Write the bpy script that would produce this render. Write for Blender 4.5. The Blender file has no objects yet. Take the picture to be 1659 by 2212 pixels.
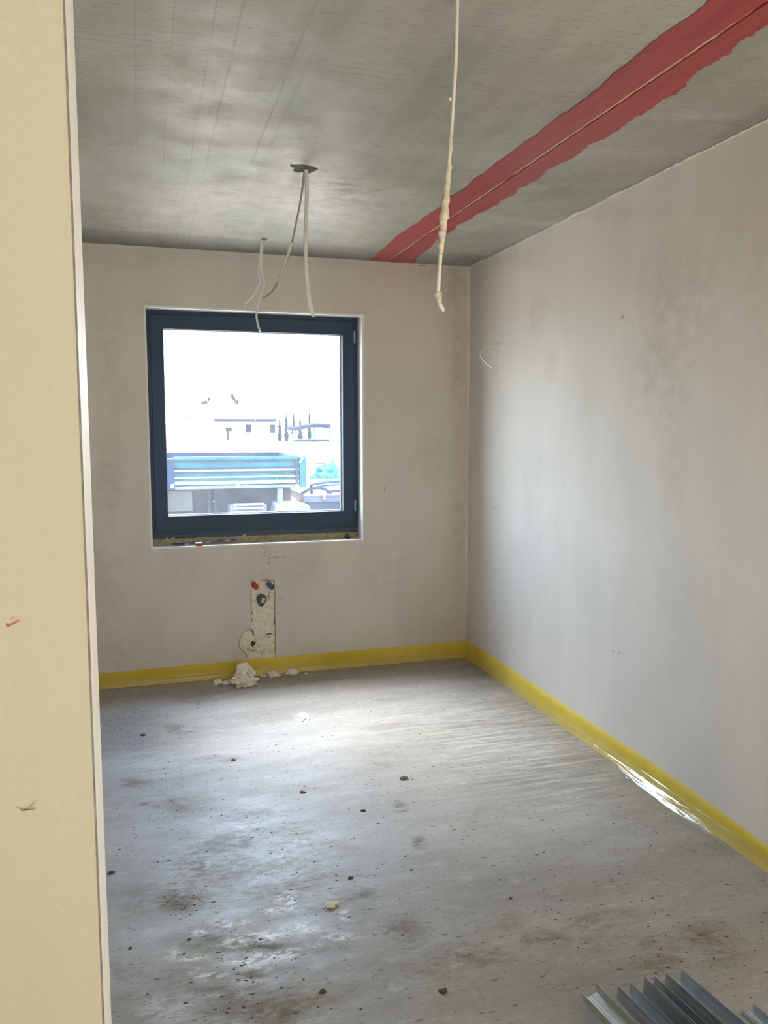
import bpy, bmesh, math, random
import numpy as np
from mathutils import Vector, Matrix, noise
random.seed(7); rng = np.random.default_rng(7)
C = bpy.context.scene.collection
SC = bpy.context.scene
# ------------------------------------------------------------------ camera
W, H = 1659, 2212
YAW, PITCH, ROLL, F, CAMZ = 0.2919, -0.1039, 0.0005, 1717.83, 1.5505
D, XR, ZC = 4.927, 2.067, 2.6           # back wall, right wall, ceiling
cy, sy, cp, sp = math.cos(YAW), math.sin(YAW), math.cos(PITCH), math.sin(PITCH)
FW = Vector((sy*cp, cy*cp, sp)); r0 = Vector((cy, -sy, 0)); u0 = r0.cross(FW)
RT = math.cos(ROLL)*r0 + math.sin(ROLL)*u0; UP = -math.sin(ROLL)*r0 + math.cos(ROLL)*u0
cam = bpy.data.cameras.new('camera'); camo = bpy.data.objects.new('camera', cam); C.objects.link(camo)
cam.sensor_fit = 'VERTICAL'; cam.sensor_height = 36; cam.lens = F/H*36; cam.clip_start = .02; cam.clip_end = 500
camo.matrix_world = Matrix(((RT.x, UP.x, -FW.x, 0), (RT.y, UP.y, -FW.y, 0), (RT.z, UP.z, -FW.z, CAMZ), (0, 0, 0, 1)))
SC.camera = camo
# ------------------------------------------------------------------ view, world, lights
SC.view_settings.view_transform = 'Standard'; SC.view_settings.look = 'None'
SC.view_settings.gamma = 1; SC.view_settings.use_curve_mapping = False
SC.view_settings.exposure = 0.0
SC.cycles.use_denoising = True
SC.cycles.max_bounces = 14; SC.cycles.diffuse_bounces = 8; SC.cycles.transparent_max_bounces = 24
SC.cycles.sample_clamp_indirect = 6; SC.cycles.caustics_reflective = False; SC.cycles.caustics_refractive = False
wd = bpy.data.worlds.new('world'); SC.world = wd; wd.use_nodes = True
wn = wd.node_tree; wn.nodes.clear()
def wnode(t, **k):
    n = wn.nodes.new(t)
    for a, b in k.items(): setattr(n, a, b)
    return n
tc = wnode('ShaderNodeTexCoord'); sx = wnode('ShaderNodeSeparateXYZ'); wn.links.new(tc.outputs['Generated'], sx.inputs[0])
rp = wnode('ShaderNodeValToRGB'); wn.links.new(sx.outputs['Z'], rp.inputs[0])
rp.color_ramp.elements[0].position = 0.0; rp.color_ramp.elements[0].color = (.80, .90, 1.0, 1)
rp.color_ramp.elements[1].position = 0.9; rp.color_ramp.elements[1].color = (.38, .58, 1.0, 1)
e = rp.color_ramp.elements.new(.3); e.color = (.68, .84, 1.0, 1)
bgn = wnode('ShaderNodeBackground'); bgn.inputs[1].default_value = 25.0; wn.links.new(rp.outputs[0], bgn.inputs[0])
wo = wnode('ShaderNodeOutputWorld'); wn.links.new(bgn.outputs[0], wo.inputs[0])
sun = bpy.data.lights.new('sun', 'SUN'); sun.energy = 20; sun.angle = .70; sun.color = (1, .95, .86)   # sun behind thin cloud
suno = bpy.data.objects.new('sun', sun); C.objects.link(suno)
suno.rotation_euler = Vector((-math.sin(.38)*.574, math.cos(.38)*.574, .819)).to_track_quat('Z', 'Y').to_euler()
def area(name, loc, look, sx_, sy_, energy, col, portal=False):
    l = bpy.data.lights.new(name, 'AREA'); l.shape = 'RECTANGLE'; l.size = sx_; l.size_y = sy_; l.energy = energy; l.color = col
    if portal: l.cycles.is_portal = True
    o = bpy.data.objects.new(name, l); C.objects.link(o); o.location = loc
    o.rotation_euler = (-Vector(look)).to_track_quat('Z', 'Y').to_euler(); return o
area('window_portal', (.68, D+.50, 1.55), (0, -1, 0), 1.4, 1.5, 1, (1, 1, 1), True)
area('hall_fill_light', (1.15, -1.3, .04), (0, .001, 1), 1.6, 1.3, 125, (1, .93, .79))  # unseen area light added low in the hall for warm upward fill

# ------------------------------------------------------------------ pixel to plane
def ray(x, y): return FW + (x-W/2)/F*RT - (y-H/2)/F*UP
def onz(x, y, z=0.0):
    d = ray(x, y); t = (z-CAMZ)/d.z; return Vector((d.x*t, d.y*t, z))
def ony(x, y, Y=None):
    Y = D if Y is None else Y
    d = ray(x, y); t = Y/d.y; return Vector((d.x*t, Y, CAMZ+d.z*t))
def onx(x, y, X=None):
    X = XR if X is None else X
    d = ray(x, y); t = X/d.x; return Vector((X, d.y*t, CAMZ+d.z*t))

# ------------------------------------------------------------------ node helper
class NT:
    def __init__(s, name):
        s.m = bpy.data.materials.new(name); s.m.use_nodes = True; s.t = s.m.node_tree
        s.b = s.t.nodes['Principled BSDF']; s.out = s.t.nodes['Material Output']
        s.tc = s.t.nodes.new('ShaderNodeTexCoord')
    def n(s, t, **k):
        n = s.t.nodes.new(t)
        for a, b in k.items(): setattr(n, a, b)
        return n
    def l(s, a, b): s.t.links.new(a, b)
    def map(s, scale=(1, 1, 1), rot=(0, 0, 0), loc=(0, 0, 0)):
        m = s.n('ShaderNodeMapping'); s.l(s.tc.outputs['Object'], m.inputs[0])
        m.inputs['Scale'].default_value = scale; m.inputs['Rotation'].default_value = rot; m.inputs['Location'].default_value = loc
        return m.outputs[0]
    def noise(s, scale, detail=5, rough=.55, vec=None, dist=0):
        n = s.n('ShaderNodeTexNoise'); n.inputs['Scale'].default_value = scale; n.inputs['Detail'].default_value = detail
        n.inputs['Roughness'].default_value = rough; n.inputs['Distortion'].default_value = dist
        s.l(vec if vec is not None else s.tc.outputs['Object'], n.inputs['Vector']); return n.outputs[0]
    def rampf(s, v, a, b, lo=0, hi=1):
        m = s.n('ShaderNodeMapRange'); m.inputs[1].default_value = a; m.inputs[2].default_value = b
        m.inputs[3].default_value = lo; m.inputs[4].default_value = hi; s.l(v, m.inputs[0]); return m.outputs[0]
    def math(s, op, a, b=None):
        m = s.n('ShaderNodeMath', operation=op)
        for i, v in enumerate((a, b)):
            if v is None: continue
            if isinstance(v, (int, float)): m.inputs[i].default_value = v
            else: s.l(v, m.inputs[i])
        return m.outputs[0]
    def mix(s, fac, a, b, blend='MIX'):
        m = s.n('ShaderNodeMix', data_type='RGBA', blend_type=blend)
        for i, v in ((0, fac), (6, a), (7, b)):
            if isinstance(v, (int, float)): m.inputs[i].default_value = v
            elif isinstance(v, tuple): m.inputs[i].default_value = (*v, 1)
            else: s.l(v, m.inputs[i])
        return m.outputs[2]
    def schlick(s, f0):
        lw = s.n('ShaderNodeLayerWeight'); lw.inputs[0].default_value = .5
        return s.math('ADD', s.math('MULTIPLY', s.math('POWER', lw.outputs['Facing'], 5.0), 1-f0), f0)
    def attr(s, name):
        a = s.n('ShaderNodeAttribute', attribute_name=name); return a.outputs['Fac']
    def bump(s, h, strength=.3, dist=.002):
        b = s.n('ShaderNodeBump'); b.inputs['Strength'].default_value = strength; b.inputs['Distance'].default_value = dist
        s.l(h, b.inputs['Height']); s.l(b.outputs[0], s.b.inputs['Normal'])
    def col(s, c):
        if isinstance(c, tuple): s.b.inputs['Base Color'].default_value = (*c, 1)
        else: s.l(c, s.b.inputs['Base Color'])
    def rough(s, r):
        if isinstance(r, (int, float)): s.b.inputs['Roughness'].default_value = r
        else: s.l(r, s.b.inputs['Roughness'])
    def spec(s, v): s.b.inputs['Specular IOR Level'].default_value = v

def simple(name, c, rough=.6, metal=0, var=.12, scale=20, bump=0, spec=.5):
    m = NT(name); v = m.rampf(m.noise(scale), .3, .7)
    m.col(m.mix(v, tuple(x*(1-var) for x in c), tuple(min(1, x*(1+var)) for x in c))); m.rough(rough)
    m.b.inputs['Metallic'].default_value = metal; m.spec(spec)
    if bump: m.bump(m.noise(scale*4), bump, .002)
    return m.m

def plaster(name, c, c2, blot=.5, spec=.25):
    m = NT(name)
    big = m.rampf(m.noise(1.1, 3, .5, m.map((1, 1, .6))), .35, .65)
    mid = m.rampf(m.noise(4, 5, .6, m.map((1, 1, .35), loc=(3, 1, 5))), .42, .72)
    fine = m.noise(160, 3)
    k = m.mix(m.math('MULTIPLY', big, blot), c, c2)
    k = m.mix(m.math('MULTIPLY', mid, blot*.6), k, tuple(x*.88 for x in c2))
    k = m.mix(.07, k, fine, 'OVERLAY')
    sm = m.attr('smudge'); sn = m.rampf(m.noise(14, 6, .65), .3, .75)
    k = m.mix(m.math('MULTIPLY', m.math('MULTIPLY', sm, sn), .8), k, (.30, .26, .19))
    m.col(k); m.rough(.75); m.spec(spec)
    m.bump(m.math('ADD', m.math('MULTIPLY', m.noise(5, 3), 2.0), m.math('MULTIPLY', fine, .25)), .25, .003)
    return m.m

# floor screed
def make_floor_mat():
    m = NT('screed')
    st = m.map((.45, 1.3, 1))
    big = m.rampf(m.noise(1.6, 6, .62, st), .38, .62)
    k = m.mix(big, (.285, .268, .243), (.42, .407, .385))
    mid = m.rampf(m.noise(7, 8, .68, m.map((.5, 1.4, 1))), .4, .75)
    k = m.mix(m.math('MULTIPLY', mid, .6), k, (.30, .265, .22))
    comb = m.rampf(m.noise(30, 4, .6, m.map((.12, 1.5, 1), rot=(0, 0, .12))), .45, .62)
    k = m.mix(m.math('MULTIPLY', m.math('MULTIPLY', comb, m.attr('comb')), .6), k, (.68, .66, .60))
    fine = m.noise(90, 6, .75, m.map((.6, 1.2, 1)))
    k = m.mix(.30, k, fine, 'OVERLAY')
    # brown stains
    bn = m.rampf(m.noise(11, 9, .72, m.map((.7, 1.3, 1), loc=(2, 7, 0))), .36, .56)
    bm_ = m.math('MULTIPLY', m.attr('brown'), bn)
    k = m.mix(m.math('MULTIPLY', bm_, .95), k, (.165, .130, .085))
    bn2 = m.rampf(m.noise(38, 7, .75, m.map((.6, 1.4, 1), loc=(5, 1, 0))), .50, .60)
    k = m.mix(m.math('MULTIPLY', m.math('MULTIPLY', m.attr('brown'), bn2), .8), k, (.13, .095, .07))
    # white plaster smears
    wnz = m.rampf(m.noise(34, 8, .75, m.map((.7, 1.3, 1), loc=(9, 3, 0))), .46, .53)
    wm = m.math('MULTIPLY', m.attr('white'), wnz)
    k = m.mix(wm, k, (.88, .90, .92))
    # small pits
    pit = m.rampf(m.noise(55, 3, .5, m.map((.55, 1.5, 1), loc=(1, 8, 0))), .655, .69)
    k = m.mix(m.math('MULTIPLY', pit, .8), k, (.09, .07, .055))
    dsh = m.rampf(m.noise(26, 6, .7, m.map((.4, 1.7, 1), rot=(0, 0, .06), loc=(6, 2, 0))), .60, .67)
    k = m.mix(m.math('MULTIPLY', dsh, .45), k, (.20, .17, .14))
    pale = m.rampf(m.noise(18, 7, .7, m.map((.5, 1.5, 1), loc=(8, 8, 0))), .55, .7)
    k = m.mix(m.math('MULTIPLY', pale, .35), k, (.60, .585, .56))
    m.col(k)
    r = m.rampf(m.noise(6, 6, .7, m.map((.6, 1.2, 1), loc=(4, 4, 0))), .3, .7, .36, .68)
    m.rough(m.math('ADD', r, m.math('MULTIPLY', bm_, .3))); m.spec(.38)
    h = m.math('ADD', m.math('MULTIPLY', m.noise(9, 4, .6, st), 1.2), m.math('MULTIPLY', fine, .6))
    h = m.math('SUBTRACT', h, m.math('MULTIPLY', pit, .6))
    m.bump(h, .35, .003)
    return m.m
def make_ceiling_mat():
    m = NT('raw_concrete')
    big = m.rampf(m.noise(1.5, 7, .62, m.map((1, .8, 1), loc=(.3, .2, 0))), .38, .62)
    k = m.mix(big, (.225, .225, .19), (.34, .335, .305))
    pk = m.rampf(m.noise(1.7, 3, .5, m.map((1.3, .6, 1), loc=(6, 2, 0))), .5, .7)
    k = m.mix(m.math('MULTIPLY', pk, .4), k, (.38, .32, .29))
    strip = m.rampf(m.noise(9, 4, .6, m.map((1, .05, 1), loc=(1, 0, 0))), .4, .68)
    k = m.mix(m.math('MULTIPLY', strip, .22), k, (.46, .45, .42))
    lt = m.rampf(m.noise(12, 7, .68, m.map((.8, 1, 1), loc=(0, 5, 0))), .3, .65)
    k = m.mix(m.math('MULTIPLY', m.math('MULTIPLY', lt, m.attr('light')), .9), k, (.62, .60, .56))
    sp3 = m.n('ShaderNodeSeparateXYZ'); m.l(m.tc.outputs['Object'], sp3.inputs[0])
    wob = m.math('MULTIPLY', m.math('SUBTRACT', m.noise(.8, 2), .5), .02)
    X = m.math('ADD', sp3.outputs[0], wob); Y = m.math('ADD', sp3.outputs[1], m.math('MULTIPLY', wob, 1.6))
    brk = m.rampf(m.noise(3, 7, .7), .38, .6, 0, 1)
    tot = None
    for c, w, st_, ax in CLINES:
        d = m.math('ABSOLUTE', m.math('SUBTRACT', X if ax == 0 else Y, c)); q = m.rampf(d, w, w*.25, 0, st_)
        tot = q if tot is None else m.math('MAXIMUM', tot, q)
    tot = m.math('MULTIPLY', m.math('MULTIPLY', tot, brk), .6)
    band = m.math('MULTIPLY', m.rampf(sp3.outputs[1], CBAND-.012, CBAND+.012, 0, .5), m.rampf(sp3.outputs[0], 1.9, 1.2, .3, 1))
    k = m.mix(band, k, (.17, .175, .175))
    k = m.mix(tot, k, (.10, .10, .09))
    fk = m.rampf(m.noise(60, 6, .7, m.map((.3, 1.4, 1))), .54, .66)
    k = m.mix(m.math('MULTIPLY', fk, .45), k, (.13, .13, .12))
    k = m.mix(.12, k, m.noise(150, 4, .7, m.map((.5, 1, 1))), 'OVERLAY')
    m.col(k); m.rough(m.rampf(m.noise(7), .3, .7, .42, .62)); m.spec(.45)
    m.bump(m.math('SUBTRACT', m.noise(6, 6, .6), m.math('MULTIPLY', tot, 1.0)), .3, .003)
    return m.m

CLINES = [(onz(600, 210, ZC).x, .006, .75, 0), (onz(490, 160, ZC).x, .006, .6, 0), (onz(450, 110, ZC).x, .004, .5, 0), (onz(290, 90, ZC).x, .004, .4, 0), (onz(360, 230, ZC).x, .004, .35, 0), (onz(625, 160, ZC).x+.04, .012, .3, 0),
          (onz(500, 112, ZC).y, .007, .4, 1), (onz(500, 408, ZC).y, .008, .3, 1), (onz(900, 178, ZC).y, .010, .4, 1), (onz(700, 436, ZC).y, .008, .35, 1)]
CBAND = onz(400, 508, ZC).y
M = {}
M['floor'] = make_floor_mat(); M['ceiling'] = make_ceiling_mat()
M['plaster'] = plaster('grey_white_plaster', (.69, .655, .61), (.58, .54, .49))
M['cream'] = plaster('cream_plaster', (.48, .475, .43), (.44, .43, .38), .4)
M['white_edge'] = simple('white_edge_plaster', (.78, .78, .78), .6, var=.05)
M['hall'] = simple('hall_plaster', (.66, .60, .48), .8, var=.05, scale=3)
M['frame'] = simple('anthracite_frame', (.011, .036, .080), .5, var=.05, scale=300)
M['frame_low'] = simple('sill_profile_grey', (.028, .060, .090), .5, var=.06, scale=200)
M['black'] = simple('black_rubber', (.02, .022, .026), .5)
M['steel'] = simple('hinge_grey', (.30, .36, .44), .4, metal=.3)
M['puwhite'] = simple('cream_foam', (.74, .71, .58), .85, var=.18, scale=45, bump=.6)
M['puchunk'] = simple('pale_foam', (.80, .77, .69), .85, var=.08, scale=60, bump=.25)
M['putan'] = simple('aged_foam', (.42, .36, .23), .9, var=.3, scale=60, bump=.8)
M['cable'] = simple('white_cable', (.72, .72, .69), .45, var=.06)
M['cablegrey'] = simple('grey_cable', (.30, .32, .34), .5, var=.1)
M['splash'] = simple('plaster_crust', (.68, .64, .55), .9, var=.2, scale=70, bump=.8)
M['red'] = simple('red_plug', (.42, .012, .04), .45)
M['blue'] = simple('blue_plug', (.012, .035, .13), .45)
M['bluefade'] = simple('blue_plug_side', (.09, .13, .24), .5)
M['pvc'] = simple('grey_pipe', (.06, .075, .09), .4)
M['sticker'] = simple('sticker', (.55, .56, .56), .5, var=.02)
M['pencil'] = simple('pencil', (.15, .14, .135), .8, var=.3, scale=300)
M['brownline'] = simple('brown_marker', (.13, .04, .03), .8, var=.3, scale=200)
M['redscr'] = simple('red_scratch', (.45, .13, .07), .8, var=.3)
M['hole'] = simple('rough_hole', (.12, .09, .08), .95, var=.6, scale=120, bump=1)
M['dirt'] = simple('dark_dirt', (.085, .066, .052), .95, var=.4, scale=200)
M['clod'] = simple('dried_mud', (.085, .065, .05), .95, var=.4, scale=150, bump=.5)
M['wood'] = simple('pine_batten', (.16, .10, .05), .7, var=.35, scale=30)
def galv(name, c, r):
    m = NT(name)
    v = m.n('ShaderNodeTexVoronoi'); v.inputs['Scale'].default_value = 160; m.l(m.tc.outputs['Object'], v.inputs['Vector'])
    sp_ = m.rampf(m.noise(14, 4, .6, m.map((1, .08, 1))), .3, .7)
    m.col(m.mix(m.math('MULTIPLY', sp_, .6), c, tuple(x*.62 for x in c))); m.rough(m.rampf(m.noise(25), .3, .7, r-.07, r+.08))
    m.b.inputs['Metallic'].default_value = .92
    m.bump(v.outputs['Distance'], .18, .0006); return m.m
M['galv'] = galv('galvanised_steel', (.55, .60, .64), .34)
M['galv_dull'] = galv('dull_galvanised_steel', (.60, .62, .58), .5)
def red_mat():
    m = NT('red_primer_paint')
    s = m.rampf(m.noise(26, 6, .65, m.map((1.6, .07, 1), rot=(0, 0, .05))), .3, .72)
    k = m.mix(s, (.25, .020, .030), (.39, .058, .058))
    b = m.rampf(m.noise(3, 4, .6, m.map((1, .6, 1))), .42, .7)
    k = m.mix(m.math('MULTIPLY', b, .5), k, (.25, .05, .055))
    w = m.rampf(m.noise(20, 8, .75, m.map((1, .25, 1), loc=(3, 3, 0))), .66, .74)
    k = m.mix(m.math('MULTIPLY', w, .6), k, (.40, .33, .29))
    m.col(k); m.rough(.38); m.spec(.45); m.bump(m.noise(30, 5, .6, m.map((1.4, .1, 1))), .25, .002); return m.m
M['redpaint'] = red_mat()
def filler_mat():
    m = NT('joint_filler')
    s = m.rampf(m.noise(5, 5, .7, m.map((1, 1, 1))), .40, .50)
    m.col(m.mix(s, (.42, .035, .025), (.56, .42, .27))); m.rough(.7); m.bump(m.noise(60), .6, .003); return m.m
M['filler'] = filler_mat()
def yellow_mat():
    m = NT('yellow_edge_foam')
    v = m.rampf(m.noise(3, 3), .3, .7)
    k = m.mix(v, (.60, .43, .028), (.70, .55, .085)); k = m.mix(.1, k, m.noise(260, 3), 'OVERLAY')
    m.col(k); m.rough(.7); m.bump(m.noise(200), .3, .001); return m.m
M['yellow'] = yellow_mat()
def film_mat():
    m = NT('clear_film'); m.t.nodes.remove(m.b)
    g = m.n('ShaderNodeBsdfGlossy'); g.inputs['Roughness'].default_value = .09; g.inputs[0].default_value = (1, 1, 1, 1)
    tr = m.n('ShaderNodeBsdfTransparent'); df = m.n('ShaderNodeBsdfDiffuse'); df.inputs[0].default_value = (.8, .82, .82, 1)
    fr = m.schlick(.05)
    bp = m.n('ShaderNodeBump'); bp.inputs['Strength'].default_value = .5; bp.inputs['Distance'].default_value = .01
    m.l(m.noise(14, 3, .6, m.map((3, .25, 3))), bp.inputs['Height']); m.l(bp.outputs[0], g.inputs['Normal'])
    a = m.n('ShaderNodeMixShader'); a.inputs[0].default_value = .05; m.l(tr.outputs[0], a.inputs[1]); m.l(df.outputs[0], a.inputs[2])
    b = m.n('ShaderNodeMixShader'); m.l(m.math('ADD', fr, .02), b.inputs[0]); m.l(a.outputs[0], b.inputs[1]); m.l(g.outputs[0], b.inputs[2])
    m.l(b.outputs[0], m.out.inputs[0]); return m.m
M['film'] = film_mat()
def glass_mat():
    m = NT('hazy_window_glass'); m.t.nodes.remove(m.b)
    g = m.n('ShaderNodeBsdfGlossy'); g.inputs['Roughness'].default_value = .02
    tr = m.n('ShaderNodeBsdfTransparent'); tr.inputs[0].default_value = (.97, .985, .98, 1)
    ts = m.n('ShaderNodeBsdfTranslucent'); ts.inputs[0].default_value = (.85, .9, 1, 1)
    fr = m.schlick(.04)
    haze = m.rampf(m.noise(5, 6, .7), .3, .7, .005, .012)  # thin translucent haze mixed into the pane, veiling the view outside
    spk = m.rampf(m.noise(75, 2, .5), .74, .78, 0, .5)
    a = m.n('ShaderNodeMixShader'); m.l(m.math('ADD', haze, spk), a.inputs[0]); m.l(tr.outputs[0], a.inputs[1]); m.l(ts.outputs[0], a.inputs[2])
    b = m.n('ShaderNodeMixShader'); m.l(fr, b.inputs[0]); m.l(a.outputs[0], b.inputs[1]); m.l(g.outputs[0], b.inputs[2])
    m.l(b.outputs[0], m.out.inputs[0]); return m.m
M['glass'] = glass_mat()

# ------------------------------------------------------------------ mesh helpers
def mk(name, verts, faces, mat=None, parent=None, smooth=False):
    me = bpy.data.meshes.new(name); me.from_pydata([tuple(v) for v in verts], [], faces); me.validate(); me.update()
    o = bpy.data.objects.new(name, me); C.objects.link(o)
    if mat is not None: me.materials.append(M[mat] if isinstance(mat, str) else mat)
    if smooth:
        for p in me.polygons: p.use_smooth = True
    if parent is not None:
        o.parent = parent; o.matrix_parent_inverse = Matrix.Translation(-parent.location) if parent.type == 'EMPTY' else Matrix()
        if parent.type == 'EMPTY': pass
    return o
def tag(o, label=None, cat=None, group=None, kind=None):
    if label: o['label'] = label
    if cat: o['category'] = cat
    if group: o['group'] = group
    if kind: o['kind'] = kind
    return o
def empty(name, loc=(0, 0, 0), **k):
    o = bpy.data.objects.new(name, None); C.objects.link(o); o.location = loc; o.empty_display_size = .05
    return tag(o, **k)
class MB:
    def __init__(s): s.v = []; s.f = []
    def add(s, v, f):
        n = len(s.v); s.v += [tuple(x) for x in v]; s.f += [tuple(i+n for i in q) for q in f]; return s
    def box(s, x0, x1, y0, y1, z0, z1):
        return s.add([(x0,y0,z0),(x1,y0,z0),(x1,y1,z0),(x0,y1,z0),(x0,y0,z1),(x1,y0,z1),(x1,y1,z1),(x0,y1,z1)],
            [(0,3,2,1),(4,5,6,7),(0,1,5,4),(1,2,6,5),(2,3,7,6),(3,0,4,7)])
    def tube(s, pts, r, n=8, cap=True):
        pts = [Vector(p) for p in pts]; rs = r if isinstance(r, (list, tuple)) else [r]*len(pts)
        b = len(s.v); up = Vector((.3, .9, .2))
        for i, p in enumerate(pts):
            d = (pts[min(i+1, len(pts)-1)]-pts[max(i-1, 0)]).normalized()
            a = d.cross(up).normalized(); c = d.cross(a)
            for k in range(n):
                t = 2*math.pi*k/n; s.v.append(tuple(p+rs[i]*(math.cos(t)*a+math.sin(t)*c)))
        for i in range(len(pts)-1):
            for k in range(n):
                s.f.append((b+i*n+k, b+i*n+(k+1) % n, b+(i+1)*n+(k+1) % n, b+(i+1)*n+k))
        if cap: s.f.append(tuple(b+k for k in range(n))); s.f.append(tuple(b+(len(pts)-1)*n+k for k in reversed(range(n))))
        return s
    def build(s, name, mat, parent=None, smooth=False, bevel=0):
        o = mk(name, s.v, s.f, mat, parent, smooth)
        if bevel:
            m = o.modifiers.new('bevel', 'BEVEL'); m.width = bevel; m.segments = 2; m.limit_method = 'ANGLE'
        return o
def smoothpts(pts, k=5):
    pts = [Vector(p) for p in pts]; out = []
    for i in range(len(pts)-1):
        p0, p1, p2, p3 = pts[max(i-1, 0)], pts[i], pts[i+1], pts[min(i+2, len(pts)-1)]
        for j in range(k):
            t = j/k
            out.append(.5*((2*p1)+(p2-p0)*t+(2*p0-5*p1+4*p2-p3)*t*t+(3*p1-p0-3*p2+p3)*t**3))
    out.append(pts[-1]); return out
def ribbon(name, polys, w, normal, mat, parent, off=.0008):
    """flat strokes lying on a plane; polys = lists of points"""
    mb = MB(); N = Vector(normal)
    for pl in polys:
        pl = [Vector(p) for p in pl]; v = []
        for i, p in enumerate(pl):
            d = (pl[min(i+1, len(pl)-1)]-pl[max(i-1, 0)]).normalized(); s = d.cross(N).normalized()
            ww = w*(.5 if i in (0, len(pl)-1) else .8+.4*random.random())/2
            v += [p+s*ww+N*off, p-s*ww+N*off]
        mb.add(v, [(2*i, 2*i+1, 2*i+3, 2*i+2) for i in range(len(pl)-1)])
    return mb.build(name, mat, parent)
def setattr_pts(o, name, arr):
    a = o.data.attributes.new(name, 'FLOAT', 'POINT'); a.data.foreach_set('value', np.asarray(arr, dtype=np.float32))
def grid(name, us, vs, fn, mat, parent=None, keep=None, smooth=True):
    v = [fn(a, b) for b in vs for a in us]; n = len(us); f = []
    for j in range(len(vs)-1):
        for i in range(n-1):
            if keep is None or keep((us[i]+us[i+1])/2, (vs[j]+vs[j+1])/2):
                f.append((j*n+i, j*n+i+1, (j+1)*n+i+1, (j+1)*n+i))
    o = mk(name, v, f, mat, parent, smooth); return o
def blobs(P, lst, plane):
    """sum of soft ellipses; P Nx2 array of in-plane coordinates, plane(px,py)->2D"""
    out = np.zeros(len(P))
    for b in lst:
        x, y, rx, ry = b[:4]; s = b[4] if len(b) > 4 else 1
        c = np.array(plane(x, y)); a = (np.array(plane(x+rx, y))-np.array(plane(x-rx, y)))/2; d = (np.array(plane(x, y+ry))-np.array(plane(x, y-ry)))/2
        Mi = np.linalg.inv(np.array([a, d]).T); q = (P-c) @ Mi.T; r2 = (q**2).sum(1)
        out = np.maximum(out, s*np.exp(-(r2**1.3)*.8))
    return np.clip(out, 0, 1)

# ------------------------------------------------------------------ FLOOR
xs = list(np.arange(-.9, XR+.02, .0125)); ys = list(np.arange(1.2, D+.02, .0125))
fl = grid('floor', xs, ys, lambda a, b: (a, b, 0), 'floor')
P = np.array([(a, b) for b in ys for a in xs]); fp = lambda x, y: onz(x, y)[:2]
brown = [(390,1575,45,14,.7),(400,1580,20,9,.8),(385,1945,55,26,1),(300,1945,55,30,.5),(880,2010,50,40,.6),(1010,2065,90,28,.75),(960,2090,120,22,.45),
 (1180,2030,60,22,.7),(1270,1995,55,22,.75),(1330,1975,60,14,.4),(1420,2080,60,24,.7),(1390,2040,60,22,.6),(1510,2020,70,26,.7),(1560,2060,50,30,.5),(420,2130,130,60,.55),(570,2160,160,42,.7),
 (560,2195,140,25,1),(470,2150,60,40,.7),(690,2165,90,14,.45),(760,2130,130,12,.35),(490,2040,120,34,.6),(640,2042,150,20,.5),(560,2045,55,8,1),(290,1690,32,10,.7),(390,1738,40,22,.55),(470,1640,60,8,.5),
 (500,1820,60,20,.4),(320,1740,30,8,.7),(415,1870,40,16,.35),(750,1960,60,30,.3),(865,1745,14,12,.9),(905,1820,16,12,.9),(820,1570,30,8,.4),(500,2150,330,110,.32),(900,2110,300,80,.28),(1350,2050,330,90,.26),(700,1430,90,7,.5),(1095,1990,40,26,.4),
 (930,2105,90,16,.5),(545,2105,25,14,.9),(260,2100,60,24,.5),(1300,2040,80,40,.35),(1210,2075,60,14,.3),(1450,2030,160,26,.45),(480,1500,60,12,.35),(430,1510,50,10,.6),(830,1640,40,24,.35),(780,1930,40,18,.6),(535,1755,24,7,.5),(570,1755,24,8,.5)]
white = [(600,1850,120,95,.30),(540,1800,90,70,.24),(430,1880,80,60,.25),(620,1942,24,17,1),(595,1966,26,6,1),(632,1958,16,8,.9),(512,1992,32,4,1),(494,2000,9,5,1),(431,2015,14,6,1),(573,2022,46,11,.95),(508,2036,26,10,1),
 (645,2008,55,6,.75),(655,1998,12,5,.9),(530,2076,48,9,1),(590,2064,55,9,.95),(628,2054,20,5,.95),(405,2068,40,5,.9),(422,2098,12,6,.9),(440,2113,14,4,1),(460,2106,26,4,.8),(737,2024,34,7,.7),(680,2044,14,5,.8),
 (380,2056,8,10,.7),(745,1976,10,12,.7),(446,1868,5,14,.8),(506,1873,6,5,.8),(655,1548,14,7,.9),(470,2000,20,20,.35),(545,2120,60,10,.3),(360,2180,50,30,.35),(556,2092,24,6,.7),(470,1990,8,3,.8),(640,1818,6,6,.9),(655,1817,4,4,.9)]
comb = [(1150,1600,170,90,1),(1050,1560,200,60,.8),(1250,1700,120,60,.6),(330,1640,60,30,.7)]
setattr_pts(fl, 'brown', blobs(P, brown, fp)); setattr_pts(fl, 'white', blobs(P, white, fp)); setattr_pts(fl, 'comb', blobs(P, comb, fp))
tag(fl, 'grey dusty screed floor with brown stains and white plaster smears', kind='structure')
hf = MB().box(-3.2, XR, -3.05, 1.2, -.1, 0).box(-3.2, -.9, 1.2, D+.45, -.1, 0).box(-.9, XR+.3, 1.2, D+.45, -.12, -.004).build('floor_hall', 'hall'); hf['kind'] = 'structure'

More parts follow.
